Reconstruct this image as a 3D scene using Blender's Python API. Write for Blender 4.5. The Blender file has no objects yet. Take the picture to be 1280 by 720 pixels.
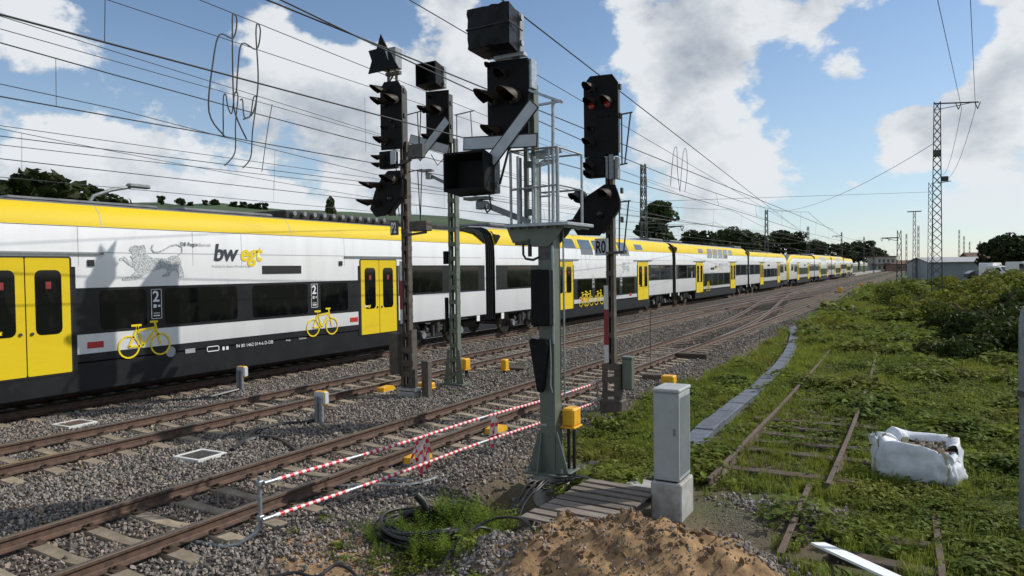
import bpy, bmesh, math, random
import numpy as np
from mathutils import Vector, Matrix, noise as mnoise
random.seed(7); RNG = np.random.default_rng(11)
R = math.radians; PI = math.pi
scene = bpy.context.scene
COL = scene.collection

# ------------------------------------------------------------------ camera, sky, sun, exposure
FPX = 904.0; YAW, PITCH, ROLL, CAMH = R(29.634), R(1.471), R(0.738), 2.8675
_f = Vector((-math.sin(YAW) * math.cos(PITCH), math.cos(YAW) * math.cos(PITCH), -math.sin(PITCH)))
_r = Vector((math.cos(YAW), math.sin(YAW), 0)); _u = _r.cross(_f)
_r2 = _r * math.cos(ROLL) - _u * math.sin(ROLL); _u2 = _r * math.sin(ROLL) + _u * math.cos(ROLL)
CAMPOS = Vector((0, 0, CAMH))
cam = bpy.data.cameras.new('camera'); camo = bpy.data.objects.new('camera', cam); COL.objects.link(camo)
cam.sensor_width = 36.0; cam.lens = FPX / 1280 * 36.0; cam.clip_start = 0.05; cam.clip_end = 9000
M = Matrix((_r2, _u2, -_f)).transposed().to_4x4(); M.translation = CAMPOS
camo.matrix_world = M
scene.camera = camo

SUN = Vector((4.75, 4.50, 5.28)).normalized()          # towards the sun
sl = bpy.data.lights.new('sun', 'SUN'); sl.energy = 3.6; sl.angle = R(0.5); sl.color = (1.0, 0.95, 0.87)
so = bpy.data.objects.new('sun', sl); COL.objects.link(so)
so.rotation_euler = SUN.to_track_quat('Z', 'Y').to_euler(); so.location = (20, 0, 40)

vs = scene.view_settings
vs.view_transform = 'Standard'; vs.look = 'None'; vs.exposure = 0.12; vs.gamma = 1.0; vs.use_curve_mapping = False

def raydir(px, py):
    return (_f + _r2 * ((px - 640) / FPX) - _u2 * ((py - 360) / FPX))
def at_x(px, py, X):
    d = raydir(px, py); return CAMPOS + d * ((X - CAMPOS.x) / d.x)
def at_z(px, py, z):
    d = raydir(px, py); return CAMPOS + d * ((z - CAMPOS.z) / d.z)
def at_d(px, py, dist):
    return CAMPOS + raydir(px, py) * dist

def nn(nt, typ, **kw):
    n = nt.nodes.new(typ)
    for k, v in kw.items():
        if k.startswith('i_'):
            n.inputs[k[2:].replace('_', ' ')].default_value = v
        else:
            setattr(n, k, v)
    return n
def math_node(nt, op, a, b=None, c=None, clamp=False):
    n = nt.nodes.new('ShaderNodeMath'); n.operation = op; n.use_clamp = clamp
    for i, v in enumerate((a, b, c)):
        if v is None: continue
        if isinstance(v, (int, float)): n.inputs[i].default_value = v
        else: nt.links.new(v, n.inputs[i])
    return n.outputs[0]
def maprange(nt, v, a, b, c=0.0, d=1.0, smooth=True):
    n = nt.nodes.new('ShaderNodeMapRange'); n.interpolation_type = 'SMOOTHSTEP' if smooth else 'LINEAR'
    nt.links.new(v, n.inputs['Value'])
    for k, x in zip(('From Min', 'From Max', 'To Min', 'To Max'), (a, b, c, d)): n.inputs[k].default_value = x
    return n.outputs['Result']
def mixc(nt, fac, a, b):
    n = nt.nodes.new('ShaderNodeMix'); n.data_type = 'RGBA'
    for s, v in ((n.inputs['Factor'], fac), (n.inputs['A'], a), (n.inputs['B'], b)):
        if isinstance(v, (int, float)): s.default_value = v
        elif isinstance(v, (tuple, list)): s.default_value = (*v[:3], 1)
        else: nt.links.new(v, s)
    return n.outputs['Result']

world = bpy.data.worlds.new('World'); scene.world = world; world.use_nodes = True
def make_world():
    nt = world.node_tree; nt.nodes.clear()
    out = nn(nt, 'ShaderNodeOutputWorld')
    sky = nn(nt, 'ShaderNodeTexSky'); sky.sky_type = 'NISHITA'; sky.sun_disc = False
    sky.sun_elevation = math.asin(SUN.z); sky.sun_rotation = math.atan2(SUN.x, SUN.y)
    sky.altitude = 200; sky.air_density = 1.0; sky.dust_density = 0.3; sky.ozone_density = 2.2
    tc = nn(nt, 'ShaderNodeTexCoord'); D = tc.outputs['Generated']
    sep = nn(nt, 'ShaderNodeSeparateXYZ'); nt.links.new(D, sep.inputs[0])
    mp = nn(nt, 'ShaderNodeMapping'); mp.inputs['Scale'].default_value = (1.0, 1.0, 1.55); nt.links.new(D, mp.inputs[0])
    def cloudnoise(off, det):
        ad = nn(nt, 'ShaderNodeVectorMath'); ad.operation = 'ADD'; nt.links.new(mp.outputs[0], ad.inputs[0]); ad.inputs[1].default_value = off
        n = nn(nt, 'ShaderNodeTexNoise', i_Scale=6.4, i_Detail=det, i_Roughness=0.60, i_Distortion=0.1); nt.links.new(ad.outputs[0], n.inputs['Vector'])
        return n.outputs['Fac']
    base = (3.7, 1.9, 0.4)
    n0 = cloudnoise(base, 9.0)
    n1 = cloudnoise((base[0] + 0.035, base[1] + 0.03, base[2] + 0.085), 5.0)
    # where cumulus stand and where the sky is open (world directions)
    blobs = [(110, 110, 12, .12), (40, 200, 7, .08), (320, 200, 8, .09), (560, 70, 7, .14), (210, 20, 5, -.15), (450, 15, 4.5, -.18), (20, 120, 5, -.14), (705, 130, 5, -.26),
             (685, 25, 4, -.20), (800, 70, 6, .12), (950, 100, 5.5, .15), (1035, 95, 3.5, -.14), (1165, 60, 3, -.10), (870, 15, 5, .08), (1080, 5, 5, .16), (1130, 50, 4, -.26), (1080, 230, 6, -.04), (1105, 110, 3.2, .30), (1190, 90, 4, -.18),
             (1265, 35, 4.5, .17), (1250, 140, 4, .22), (1190, 150, 3, .12), (1060, 170, 3, -.10), (1210, 240, 6, -.07), (900, 190, 4, .04), (620, 220, 5, .10), (1000, 265, 6, .05), (1130, 178, 2.0, .18), (480, 170, 5, .10), (370, 60, 6, .06), (770, 200, 5, -.04), (300, 130, 4, -.10), (100, 240, 5, .08), (230, 170, 3.5, -.08)]
    bias = None
    for (bx, by, rad, s) in blobs:
        d = raydir(bx, by).normalized()
        dp = nn(nt, 'ShaderNodeVectorMath'); dp.operation = 'DOT_PRODUCT'; nt.links.new(D, dp.inputs[0]); dp.inputs[1].default_value = d
        v = maprange(nt, dp.outputs['Value'], math.cos(R(rad * 1.5)), 1.0, 0.0, s)
        bias = v if bias is None else math_node(nt, 'ADD', bias, v)
    dens = math_node(nt, 'ADD', math_node(nt, 'MULTIPLY_ADD', n0, 1.3, -.125), bias)
    mask = maprange(nt, dens, 0.495, 0.600)
    thick = maprange(nt, dens, 0.60, 0.90)
    lit = math_node(nt, 'MULTIPLY_ADD', math_node(nt, 'SUBTRACT', n0, n1), 2.6, 0.92)
    lit2 = math_node(nt, 'SUBTRACT', lit, math_node(nt, 'MULTIPLY', thick, 0.42), clamp=True)
    ccol = mixc(nt, lit2, (0.19, 0.24, 0.315), (0.74, 0.765, 0.79))
    skyc = nn(nt, 'ShaderNodeVectorMath'); skyc.operation = 'SCALE'; nt.links.new(sky.outputs[0], skyc.inputs[0]); skyc.inputs['Scale'].default_value = SKYS
    veil = maprange(nt, sep.outputs['Z'], 0.0, 0.34, 0.45, 0.0)          # thin haze low over the horizon
    sk2 = mixc(nt, veil, skyc.outputs[0], (0.45, 0.57, 0.69))
    fin = mixc(nt, math_node(nt, 'MULTIPLY', mask, maprange(nt, sep.outputs['Z'], -0.01, 0.12, 0.35, 0.96)), sk2, ccol)
    bg = nn(nt, 'ShaderNodeBackground'); nt.links.new(fin, bg.inputs[0]); bg.inputs[1].default_value = 1.0
    nt.links.new(bg.outputs[0], out.inputs[0])
SKYS = 0.115
make_world()
scene.cycles.use_denoising = True
scene.cycles.max_bounces = 6; scene.cycles.transparent_max_bounces = 8

# ------------------------------------------------------------------ materials
MATS = {}
def mat(key, c1, c2=None, rough=0.6, metal=0.0, scale=6.0, detail=5.0, bump=0.0, bscale=None, vary=0.0, coat=0.0, emit=None, spec=0.5, contrast=(0.35, 0.65), stretch=None, dirt=None):
    m = bpy.data.materials.new(key); m.use_nodes = True; nt = m.node_tree
    b = nt.nodes['Principled BSDF']
    b.inputs['Roughness'].default_value = rough; b.inputs['Metallic'].default_value = metal
    b.inputs['Coat Weight'].default_value = coat; b.inputs['Coat Roughness'].default_value = 0.08; b.inputs['Specular IOR Level'].default_value = spec
    col = None
    tc = nn(nt, 'ShaderNodeTexCoord'); V = tc.outputs['Object']
    if stretch:
        mp = nn(nt, 'ShaderNodeMapping'); mp.inputs['Scale'].default_value = stretch; nt.links.new(V, mp.inputs[0]); V = mp.outputs[0]
    if c2 is not None:
        n = nn(nt, 'ShaderNodeTexNoise', i_Scale=scale, i_Detail=detail, i_Roughness=0.62); nt.links.new(V, n.inputs['Vector'])
        col = mixc(nt, maprange(nt, n.outputs['Fac'], *contrast), c1, c2)
    if dirt:
        n = nn(nt, 'ShaderNodeTexNoise', i_Scale=dirt[1], i_Detail=7.0, i_Roughness=0.7); nt.links.new(V, n.inputs['Vector'])
        col = mixc(nt, maprange(nt, n.outputs['Fac'], 0.52, 0.75, 0.0, dirt[2]), col if col is not None else c1, dirt[0])
    if vary:
        oi = nn(nt, 'ShaderNodeObjectInfo')
        hs = nn(nt, 'ShaderNodeHueSaturation'); nt.links.new(maprange(nt, oi.outputs['Random'], 0, 1, 1 - vary, 1 + vary, False), hs.inputs['Value'])
        if col is None: hs.inputs['Color'].default_value = (*c1, 1)
        else: nt.links.new(col, hs.inputs['Color'])
        col = hs.outputs[0]
    if col is None: b.inputs['Base Color'].default_value = (*c1, 1)
    else: nt.links.new(col, b.inputs['Base Color'])
    if bump:
        n = nn(nt, 'ShaderNodeTexNoise', i_Scale=bscale or scale * 3, i_Detail=6.0, i_Roughness=0.65); nt.links.new(V, n.inputs['Vector'])
        bp = nn(nt, 'ShaderNodeBump', i_Strength=bump, i_Distance=0.02); nt.links.new(n.outputs['Fac'], bp.inputs['Height']); nt.links.new(bp.outputs[0], b.inputs['Normal'])
    if emit:
        b.inputs['Emission Color'].default_value = (*emit[0], 1); b.inputs['Emission Strength'].default_value = emit[1]
    MATS[key] = m; return m
def leafmat(key, c1, c2, trans=0.35, scale=1.5, vary=0.35):
    m = bpy.data.materials.new(key); m.use_nodes = True; nt = m.node_tree
    out = nt.nodes['Material Output']; b = nt.nodes['Principled BSDF']; b.inputs['Roughness'].default_value = 0.6; b.inputs['Specular IOR Level'].default_value = 0.12
    g = nn(nt, 'ShaderNodeNewGeometry'); oi = nn(nt, 'ShaderNodeObjectInfo')
    n = nn(nt, 'ShaderNodeTexNoise', i_Scale=scale, i_Detail=3.0); nt.links.new(g.outputs['Position'], n.inputs['Vector'])
    col = mixc(nt, maprange(nt, n.outputs['Fac'], .3, .7), c1, c2)
    nb = nn(nt, 'ShaderNodeTexNoise', i_Scale=.33, i_Detail=4.0); nt.links.new(g.outputs['Position'], nb.inputs['Vector'])
    col = mixc(nt, maprange(nt, nb.outputs['Fac'], .50, .72, 0, .55), col, (c1[0] * 1.0, c1[1] * .72, c1[2] * 1.1))
    col = mixc(nt, maprange(nt, nb.outputs['Fac'], .46, .30, 0, .6), col, (c2[0] * .7, c2[1] * .85, c2[2]))
    rnd = math_node(nt, 'FRACT', math_node(nt, 'ADD', g.outputs['Random Per Island'], oi.outputs['Random']))
    hs = nn(nt, 'ShaderNodeHueSaturation'); nt.links.new(col, hs.inputs['Color'])
    nt.links.new(maprange(nt, rnd, 0, 1, 1 - vary, 1 + vary, False), hs.inputs['Value'])
    nt.links.new(maprange(nt, rnd, 0, 1, 0.478, 0.518, False), hs.inputs['Hue'])
    nt.links.new(hs.outputs[0], b.inputs['Base Color'])
    t = nn(nt, 'ShaderNodeBsdfTranslucent'); nt.links.new(hs.outputs[0], t.inputs[0])
    mx = nn(nt, 'ShaderNodeMixShader'); mx.inputs[0].default_value = trans
    nt.links.new(b.outputs[0], mx.inputs[1]); nt.links.new(t.outputs[0], mx.inputs[2]); nt.links.new(mx.outputs[0], out.inputs[0])
    MATS[key] = m; return m

mat('white_paint', (.83, .84, .85), (.78, .79, .795), rough=.28, scale=.8, coat=.3, dirt=((.46, .42, .36), 1.6, .14), stretch=(1, 1.6, .22))
mat('yellow_paint', (.72, .53, .010), (.69, .50, .010), rough=.55, scale=.9, spec=.25, dirt=((.42, .30, .03), 1.6, .25), stretch=(1, .35, 1.6))
mat('dark_paint', (.009, .0095, .011), (.014, .0145, .016), rough=.45, scale=1.5, spec=.3, dirt=((.035, .032, .028), 2.2, .5))
mat('band_black', (.012, .0125, .014), (.016, .017, .019), rough=.3, scale=2, spec=.3)
mat('train_glass', (.0035, .004, .0045), (.009, .009, .0095), rough=.05, scale=2.2, spec=.35, contrast=(.5, .62), stretch=(1, 1.5, .8))
mat('deck_glass', (.035, .05, .07), (.05, .065, .085), rough=.05, scale=2, coat=.6, spec=.8)
mat('seal', (.008, .008, .008), rough=.7)
mat('roof_grey', (.16, .165, .17), (.10, .10, .105), rough=.55, scale=2.5)
mat('roof_silver', (.42, .44, .46), (.33, .34, .36), rough=.4, scale=1.5)
mat('underframe', (.018, .016, .014), (.05, .042, .034), rough=.8, scale=7, bump=.3)
mat('bogie_metal', (.06, .055, .05), (.025, .022, .02), rough=.7, scale=9, bump=.3)
mat('wheel_steel', (.20, .17, .14), (.09, .07, .055), rough=.5, metal=.5, scale=7)
mat('bellows', (.004, .004, .0045), (.007, .007, .0075), rough=.85, scale=5, spec=.15)
mat('print_white', (.75, .76, .77), rough=.5)
mat('print_dark', (.03, .035, .05), rough=.5)
mat('print_grey', (.32, .34, .36), rough=.5)
mat('print_lion', (.30, .325, .34), (.62, .64, .65), rough=.5, scale=42, detail=0.0, contrast=(.42, .58))
mat('print_yellow', (.80, .60, .01), rough=.45)
mat('print_red', (.45, .02, .02), rough=.4)
mat('rail_rust', (.115, .065, .042), (.060, .037, .027), rough=.75, scale=9, bump=.25, dirt=((.16, .105, .07), 5, .5))
mat('rail_head', (.10, .078, .062), (.16, .125, .10), rough=.42, metal=.55, scale=5, stretch=(4, .25, 4))
mat('rail_shiny', (.42, .41, .40), (.25, .22, .19), rough=.28, metal=.9, scale=3, stretch=(6, .2, 4))
mat('old_rail', (.125, .085, .066), (.08, .056, .045), rough=.85, scale=7, bump=.4, dirt=((.22, .15, .11), 9, .6))
mat('sleeper_concrete', (.30, .245, .175), (.21, .17, .12), rough=.9, scale=5, bump=.35, bscale=40, vary=.22, dirt=((.07, .05, .035), 4, .55))
mat('sleeper_wood', (.10, .075, .055), (.055, .04, .03), rough=.9, scale=6, bump=.6, stretch=(1, 6, 3), vary=.25)
mat('clip_steel', (.045, .030, .022), (.085, .05, .03), rough=.75, scale=20)
mat('mast_green', (.135, .16, .125), (.10, .122, .095), rough=.5, scale=5, dirt=((.13, .10, .07), 6, .35))
mat('mast_green_new', (.105, .125, .10), (.125, .145, .115), rough=.42, scale=3, dirt=((.05, .06, .05), 8, .3))
mat('mast_brown', (.065, .052, .042), (.10, .085, .068), rough=.7, scale=5, dirt=((.13, .07, .04), 8, .6))
mat('mast_lattice', (.045, .05, .046), (.075, .072, .062), rough=.7, scale=3)
mat('signal_black', (.0035, .0035, .004), (.006, .006, .006), rough=.6, scale=8, spec=.18)
mat('signal_back', (.05, .05, .05), (.085, .08, .075), rough=.6, scale=8)
mat('hood_black', (.016, .012, .009), (.040, .025, .015), rough=.6, scale=10, spec=.3)
mat('lens_dark', (.004, .004, .005), rough=.25, coat=.2, spec=.3)
mat('lens_red', (.12, .006, .006), rough=.15, coat=1.0, emit=((.8, .04, .03), .05))
mat('plastic_wrap', (.006, .006, .0065), (.012, .012, .013), rough=.3, scale=5, bump=.5, bscale=7, spec=.15)
mat('galvanised', (.42, .45, .47), (.30, .33, .35), rough=.42, metal=.75, scale=14)
mat('galv_dull', (.26, .28, .29), (.19, .205, .215), rough=.55, metal=.4, scale=10)
mat('board_white', (.50, .54, .57), (.44, .47, .50), rough=.55, scale=6)
mat('board_edge', (.012, .012, .014), rough=.6)
mat('plate_red', (.28, .02, .025), (.2, .016, .02), rough=.5, scale=8)
mat('plate_white', (.62, .62, .60), (.5, .5, .48), rough=.5, scale=8)
mat('lamp_yellow', (.78, .42, .010), (.66, .34, .010), rough=.5, scale=9, dirt=((.30, .18, .04), 12, .45))
mat('pipe_black', (.010, .010, .010), (.02, .02, .02), rough=.5, scale=12)
mat('cable_black', (.010, .010, .011), rough=.45)
mat('wire_dark', (.028, .028, .03), rough=.6)
mat('box_grey', (.36, .39, .39), (.32, .345, .345), rough=.55, scale=4, dirt=((.20, .19, .16), 5, .25))
mat('concrete', (.40, .40, .38), (.30, .295, .275), rough=.9, scale=5, bump=.35, bscale=60, dirt=((.20, .17, .13), 5, .5))
mat('pallet_wood', (.23, .195, .165), (.13, .105, .085), rough=.85, scale=4, bump=.5, stretch=(.6, 9, 6), vary=.3)
mat('bag_white', (.66, .69, .73), (.55, .58, .62), rough=.55, scale=3, bump=.4, bscale=12, dirt=((.36, .34, .30), 3, .4))
mat('bag_strap', (.42, .36, .20), (.33, .28, .16), rough=.8, scale=30)
mat('rubble', (.20, .14, .10), (.36, .31, .26), rough=.95, scale=9, vary=.4)
mat('white_sheet', (.80, .82, .80), (.72, .74, .71), rough=.4, scale=4)
mat('tape_red', (.62, .02, .04), rough=.4)
mat('tape_white', (.72, .70, .68), (.62, .58, .55), rough=.4, scale=20)
mat('duct_lid', (.115, .135, .165), (.08, .096, .12), rough=.8, scale=5, bump=.3, bscale=30, vary=.12)
def stone_mat():
    m = mat('stone', (.29, .268, .242), (.125, .115, .104), rough=.92, scale=9, vary=.6, contrast=(.3, .7)); nt = m.node_tree; b = nt.nodes['Principled BSDF']
    src = b.inputs['Base Color'].links[0].from_socket; g = nn(nt, 'ShaderNodeNewGeometry'); sp = nn(nt, 'ShaderNodeSeparateXYZ'); nt.links.new(g.outputs['Position'], sp.inputs[0])
    n = nn(nt, 'ShaderNodeTexNoise', i_Scale=.7, i_Detail=5.0); nt.links.new(g.outputs['Position'], n.inputs['Vector'])
    near = None
    for x in (-8.014, -12.866, -17.44):
        d = math_node(nt, 'ABSOLUTE', math_node(nt, 'ADD', sp.outputs['X'], -x)); v = maprange(nt, d, 1.7, .6); near = v if near is None else math_node(nt, 'ADD', near, v)
    f = math_node(nt, 'MULTIPLY', maprange(nt, n.outputs['Fac'], .36, .66, .10, .62), math_node(nt, 'MULTIPLY_ADD', near, .75, .25), clamp=True)
    mx = nn(nt, 'ShaderNodeMix'); mx.data_type = 'RGBA'; mx.blend_type = 'MULTIPLY'; nt.links.new(f, mx.inputs['Factor']); nt.links.new(src, mx.inputs['A']); mx.inputs['B'].default_value = (.78, .52, .36, 1)
    nt.links.new(mx.outputs['Result'], b.inputs['Base Color'])
stone_mat()
mat('stone_tan', (.30, .235, .175), (.20, .155, .115), rough=.92, scale=9, vary=.45)
mat('sand', (.30, .185, .095), (.165, .105, .058), rough=1.0, scale=3.2, bump=1.0, bscale=14, detail=8)
mat('bark', (.055, .042, .032), (.09, .07, .052), rough=.95, scale=8, bump=.6)
mat('shed_wall', (.30, .34, .37), (.26, .295, .325), rough=.6, scale=.8)
mat('shed_roof', (.36, .37, .37), (.30, .30, .30), rough=.6, scale=.8)
mat('brick_wall', (.24, .15, .115), (.17, .11, .085), rough=.9, scale=1.5)
mat('roof_tile', (.15, .075, .055), (.10, .055, .04), rough=.9, scale=2)
mat('plaster', (.45, .41, .35), (.38, .345, .29), rough=.9, scale=1)
mat('pale_wall', (.62, .62, .60), (.55, .55, .53), rough=.8, scale=1)
mat('house_glass', (.02, .022, .026), rough=.1, coat=.5)
mat('vehicle_white', (.80, .80, .80), rough=.3, coat=.5)
mat('vehicle_dark', (.02, .022, .03), rough=.25, coat=.6)
mat('tyre', (.015, .015, .015), rough=.85)
mat('platform', (.33, .31, .28), (.26, .245, .22), rough=.9, scale=1)
mat('hill_green', (.05, .085, .03), (.028, .055, .022), rough=1, scale=.012, detail=8)
leafmat('leaf_tree', (.042, .058, .016), (.022, .034, .010), trans=.22, scale=.35)
leafmat('leaf_light', (.060, .085, .028), (.035, .058, .018), trans=.25, scale=.35)
leafmat('leaf_bush', (.190, .205, .032), (.095, .118, .021), trans=.44, scale=.35)
leafmat('leaf_weed', (.192, .228, .036), (.098, .132, .023), trans=.44, scale=.9)
leafmat('leaf_grass', (.245, .285, .046), (.170, .205, .034), trans=.46, scale=.7)
leafmat('leaf_tall', (.165, .230, .030), (.105, .155, .022), trans=.42, scale=2)
leafmat('leaf_dry', (.16, .125, .065), (.11, .08, .04), trans=.2, scale=2)

# ------------------------------------------------------------------ mesh helpers
class MB:
    def __init__(s): s.v = []; s.f = []; s.mi = []; s.cur = 0; s.T = None
    def add(s, vs, fs):
        b = len(s.v)
        for p in vs:
            p = Vector(p); s.v.append(tuple(s.T @ p if s.T is not None else p))
        for f in fs: s.f.append(tuple(b + i for i in f)); s.mi.append(s.cur)
        return s
    def box(s, c, d, rz=0.0, ch=0.0):
        x, y, z = c; a, b, h = d[0] / 2, d[1] / 2, d[2] / 2
        if ch:
            k = ch; ring = [(-a + k, -b), (a - k, -b), (a, -b + k), (a, b - k), (a - k, b), (-a + k, b), (-a, b - k), (-a, -b + k)]
            ins = [(px * (a - k) / a if abs(px) > a - 1e-9 else px, py * (b - k) / b if abs(py) > b - 1e-9 else py) for px, py in ring]
            vs = [(px, py, -h + k) for px, py in ring] + [(px, py, h - k) for px, py in ring]
            lo = [(-a + k, -b + k), (a - k, -b + k), (a - k, -b + k), (a - k, b - k), (a - k, b - k), (-a + k, b - k), (-a + k, b - k), (-a + k, -b + k)]
            cs = [(-a + k, -b + k), (a - k, -b + k), (a - k, b - k), (-a + k, b - k)]
            vs += [(px, py, h) for px, py in cs] + [(px, py, -h) for px, py in cs]
            fs = [(i, (i + 1) % 8, 8 + (i + 1) % 8, 8 + i) for i in range(8)]
            t = 16; fs += [(8, 9, t + 1, t), (9, 10, t + 1), (10, 11, t + 2, t + 1), (11, 12, t + 2), (12, 13, t + 3, t + 2), (13, 14, t + 3), (14, 15, t, t + 3), (15, 8, t), (t, t + 1, t + 2, t + 3)]
            t = 20; fs += [(1, 0, t, t + 1), (2, 1, t + 1), (3, 2, t + 1, t + 2), (4, 3, t + 2), (5, 4, t + 2, t + 3), (6, 5, t + 3), (7, 6, t + 3, t), (0, 7, t), (t + 3, t + 2, t + 1, t)]
        else:
            vs = [(-a, -b, -h), (a, -b, -h), (a, b, -h), (-a, b, -h), (-a, -b, h), (a, -b, h), (a, b, h), (-a, b, h)]
            fs = [(3, 2, 1, 0), (4, 5, 6, 7), (0, 1, 5, 4), (1, 2, 6, 5), (2, 3, 7, 6), (3, 0, 4, 7)]
        cc, ss = math.cos(rz), math.sin(rz)
        return s.add([(x + p[0] * cc - p[1] * ss, y + p[0] * ss + p[1] * cc, z + p[2]) for p in vs], fs)
    def bar(s, p0, p1, w, h=None, up=(0, 0, 1)):
        p0 = Vector(p0); p1 = Vector(p1); d = (p1 - p0).normalized(); h = h or w
        u = Vector(up); 
        if abs(u.dot(d)) > .98: u = Vector((0, 1, 0))
        sd = d.cross(u).normalized(); u = sd.cross(d)
        vs = []
        for p in (p0, p1):
            for a, b in ((-1, -1), (1, -1), (1, 1), (-1, 1)): vs.append(p + sd * (a * w / 2) + u * (b * h / 2))
        return s.add(vs, [(3, 2, 1, 0), (4, 5, 6, 7), (0, 1, 5, 4), (1, 2, 6, 5), (2, 3, 7, 6), (3, 0, 4, 7)])
    def cyl(s, p0, p1, r0, r1=None, n=12, cap=True):
        r1 = r0 if r1 is None else r1
        return s.tube([p0, p1], [r0, r1], n, cap)
    def tube(s, path, r, n=8, cap=True):
        P = [Vector(p) for p in path]; k = len(P); rr = r if isinstance(r, (list, tuple)) else [r] * k
        vs = []; prev = None
        for i in range(k):
            t = (P[min(i + 1, k - 1)] - P[max(i - 1, 0)]).normalized()
            if prev is None:
                a = Vector((0, 0, 1)) if abs(t.z) < .9 else Vector((0, 1, 0)); sd = t.cross(a).normalized()
            else: sd = (prev - t * prev.dot(t)).normalized()
            prev = sd; u = t.cross(sd)
            for j in range(n):
                q = 2 * PI * j / n; vs.append(P[i] + sd * (rr[i] * math.cos(q)) + u * (rr[i] * math.sin(q)))
        fs = [(i * n + j, i * n + (j + 1) % n, (i + 1) * n + (j + 1) % n, (i + 1) * n + j) for i in range(k - 1) for j in range(n)]
        if cap: fs += [tuple(range(n))[::-1], tuple((k - 1) * n + j for j in range(n))]
        return s.add(vs, fs)
    def prism(s, poly, a, b, o, u, v, w):
        """poly in (u,v) at origin o, extruded along w from a to b"""
        o, u, v, w = map(Vector, (o, u, v, w)); n = len(poly)
        vs = [o + u * p[0] + v * p[1] + w * a for p in poly] + [o + u * p[0] + v * p[1] + w * b for p in poly]
        fs = [tuple(range(n))[::-1], tuple(range(n, 2 * n))] + [(i, (i + 1) % n, n + (i + 1) % n, n + i) for i in range(n)]
        return s.add(vs, fs)
    def sheet(s, rows):
        n = len(rows[0]); vs = [p for r in rows for p in r]
        return s.add(vs, [(i * n + j, i * n + j + 1, (i + 1) * n + j + 1, (i + 1) * n + j) for i in range(len(rows) - 1) for j in range(n - 1)])
    def mesh(s, name, mats, smooth=False, fix=True):
        me = bpy.data.meshes.new(name); me.from_pydata(s.v, [], s.f)
        mats = mats if isinstance(mats, (list, tuple)) else [mats]
        for m in mats: me.materials.append(MATS[m] if isinstance(m, str) else m)
        if len(mats) > 1: me.polygons.foreach_set('material_index', s.mi)
        if fix and len(s.f) < 60000:
            bm = bmesh.new(); bm.from_mesh(me); bmesh.ops.recalc_face_normals(bm, faces=bm.faces); bm.to_mesh(me); bm.free()
        if smooth:
            me.polygons.foreach_set('use_smooth', [True] * len(me.polygons))
            if smooth != 'all': 
                try: me.set_sharp_from_angle(angle=R(40))
                except Exception: pass
        me.update(); return me
    def build(s, name, mats, parent=None, smooth=False, fix=True):
        return link(name, s.mesh(name, mats, smooth, fix), parent)
def link(name, me, parent=None):
    o = bpy.data.objects.new(name, me); COL.objects.link(o)
    if parent is not None: o.parent = parent
    return o
def tag(o, label=None, cat=None, group=None, kind=None):
    if label: o['label'] = label
    if cat: o['category'] = cat
    if group: o['group'] = group
    if kind: o['kind'] = kind
    return o
def empty(name, loc, rz=0.0):
    o = bpy.data.objects.new(name, None); COL.objects.link(o); o.location = loc; o.rotation_euler = (0, 0, rz); o.empty_display_size = .2
    return o
def copy_tree(o, parent=None):
    c = o.copy(); COL.objects.link(c); c.parent = parent
    for ch in list(o.children): copy_tree(ch, c)
    return c
def text_mesh(body, size, offset=0.0, shear=0.0, spacing=1.0):
    cu = bpy.data.curves.new('lettering', 'FONT'); cu.body = body; cu.size = size; cu.offset = offset; cu.shear = shear; cu.space_character = spacing; cu.resolution_u = 3
    ob = bpy.data.objects.new('lettering', cu); COL.objects.link(ob)
    bpy.context.view_layer.update()
    me = bpy.data.meshes.new_from_object(ob.evaluated_get(bpy.context.evaluated_depsgraph_get())); bpy.data.objects.remove(ob)
    return me
SIDE = Matrix(((0, 0, 1, 0), (1, 0, 0, 0), (0, 1, 0, 0), (0, 0, 0, 1)))        # local x->+Y, y->+Z, z->+X
FRONT = Matrix(((1, 0, 0, 0), (0, 0, -1, 0), (0, 1, 0, 0), (0, 0, 0, 1)))      # local x->+X, y->+Z, z->-Y
_tc = {}
def lettering(name, body, size, m, parent, pos, frame=SIDE, offset=0.0, shear=0.0, spacing=1.0, sx=1.0):
    key = (body, size, offset, shear, spacing)
    if key not in _tc: _tc[key] = text_mesh(*key)
    me = _tc[key].copy(); me.materials.clear(); me.materials.append(MATS[m])
    me.transform(Matrix.Translation(pos) @ frame @ Matrix.Diagonal((sx, 1, 1, 1)))
    return link(name, me, parent)

def vn(x, y, z=0.0): return mnoise.noise((x, y, z))
def fbm(x, y, z=0.0): return mnoise.fractal((x, y, z), 1.0, 2.0, 4)
# ------------------------------------------------------------------ terrain
_perm = np.random.default_rng(3).random((256, 256))
def vnoise(x, y):
    xi = np.floor(x).astype(int); yi = np.floor(y).astype(int); fx = x - xi; fy = y - yi
    fx = fx * fx * (3 - 2 * fx); fy = fy * fy * (3 - 2 * fy)
    a = _perm[xi % 256, yi % 256]; b = _perm[(xi + 1) % 256, yi % 256]; c = _perm[xi % 256, (yi + 1) % 256]; d = _perm[(xi + 1) % 256, (yi + 1) % 256]
    return (a * (1 - fx) + b * fx) * (1 - fy) + (c * (1 - fx) + d * fx) * fy
def nfbm(x, y, o=4):
    s = 0; a = .5
    for i in range(o): s = s + a * vnoise(x * 2 ** i + 17.3 * i, y * 2 ** i + 5.1 * i); a *= .5
    return s            # about 0..1
def sstep(a, b, x):
    t = np.clip((x - a) / (b - a), 0, 1); return t * t * (3 - 2 * t)
X1, X2, X3, X4 = -8.014, -12.866, -17.44, -22.0
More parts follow.
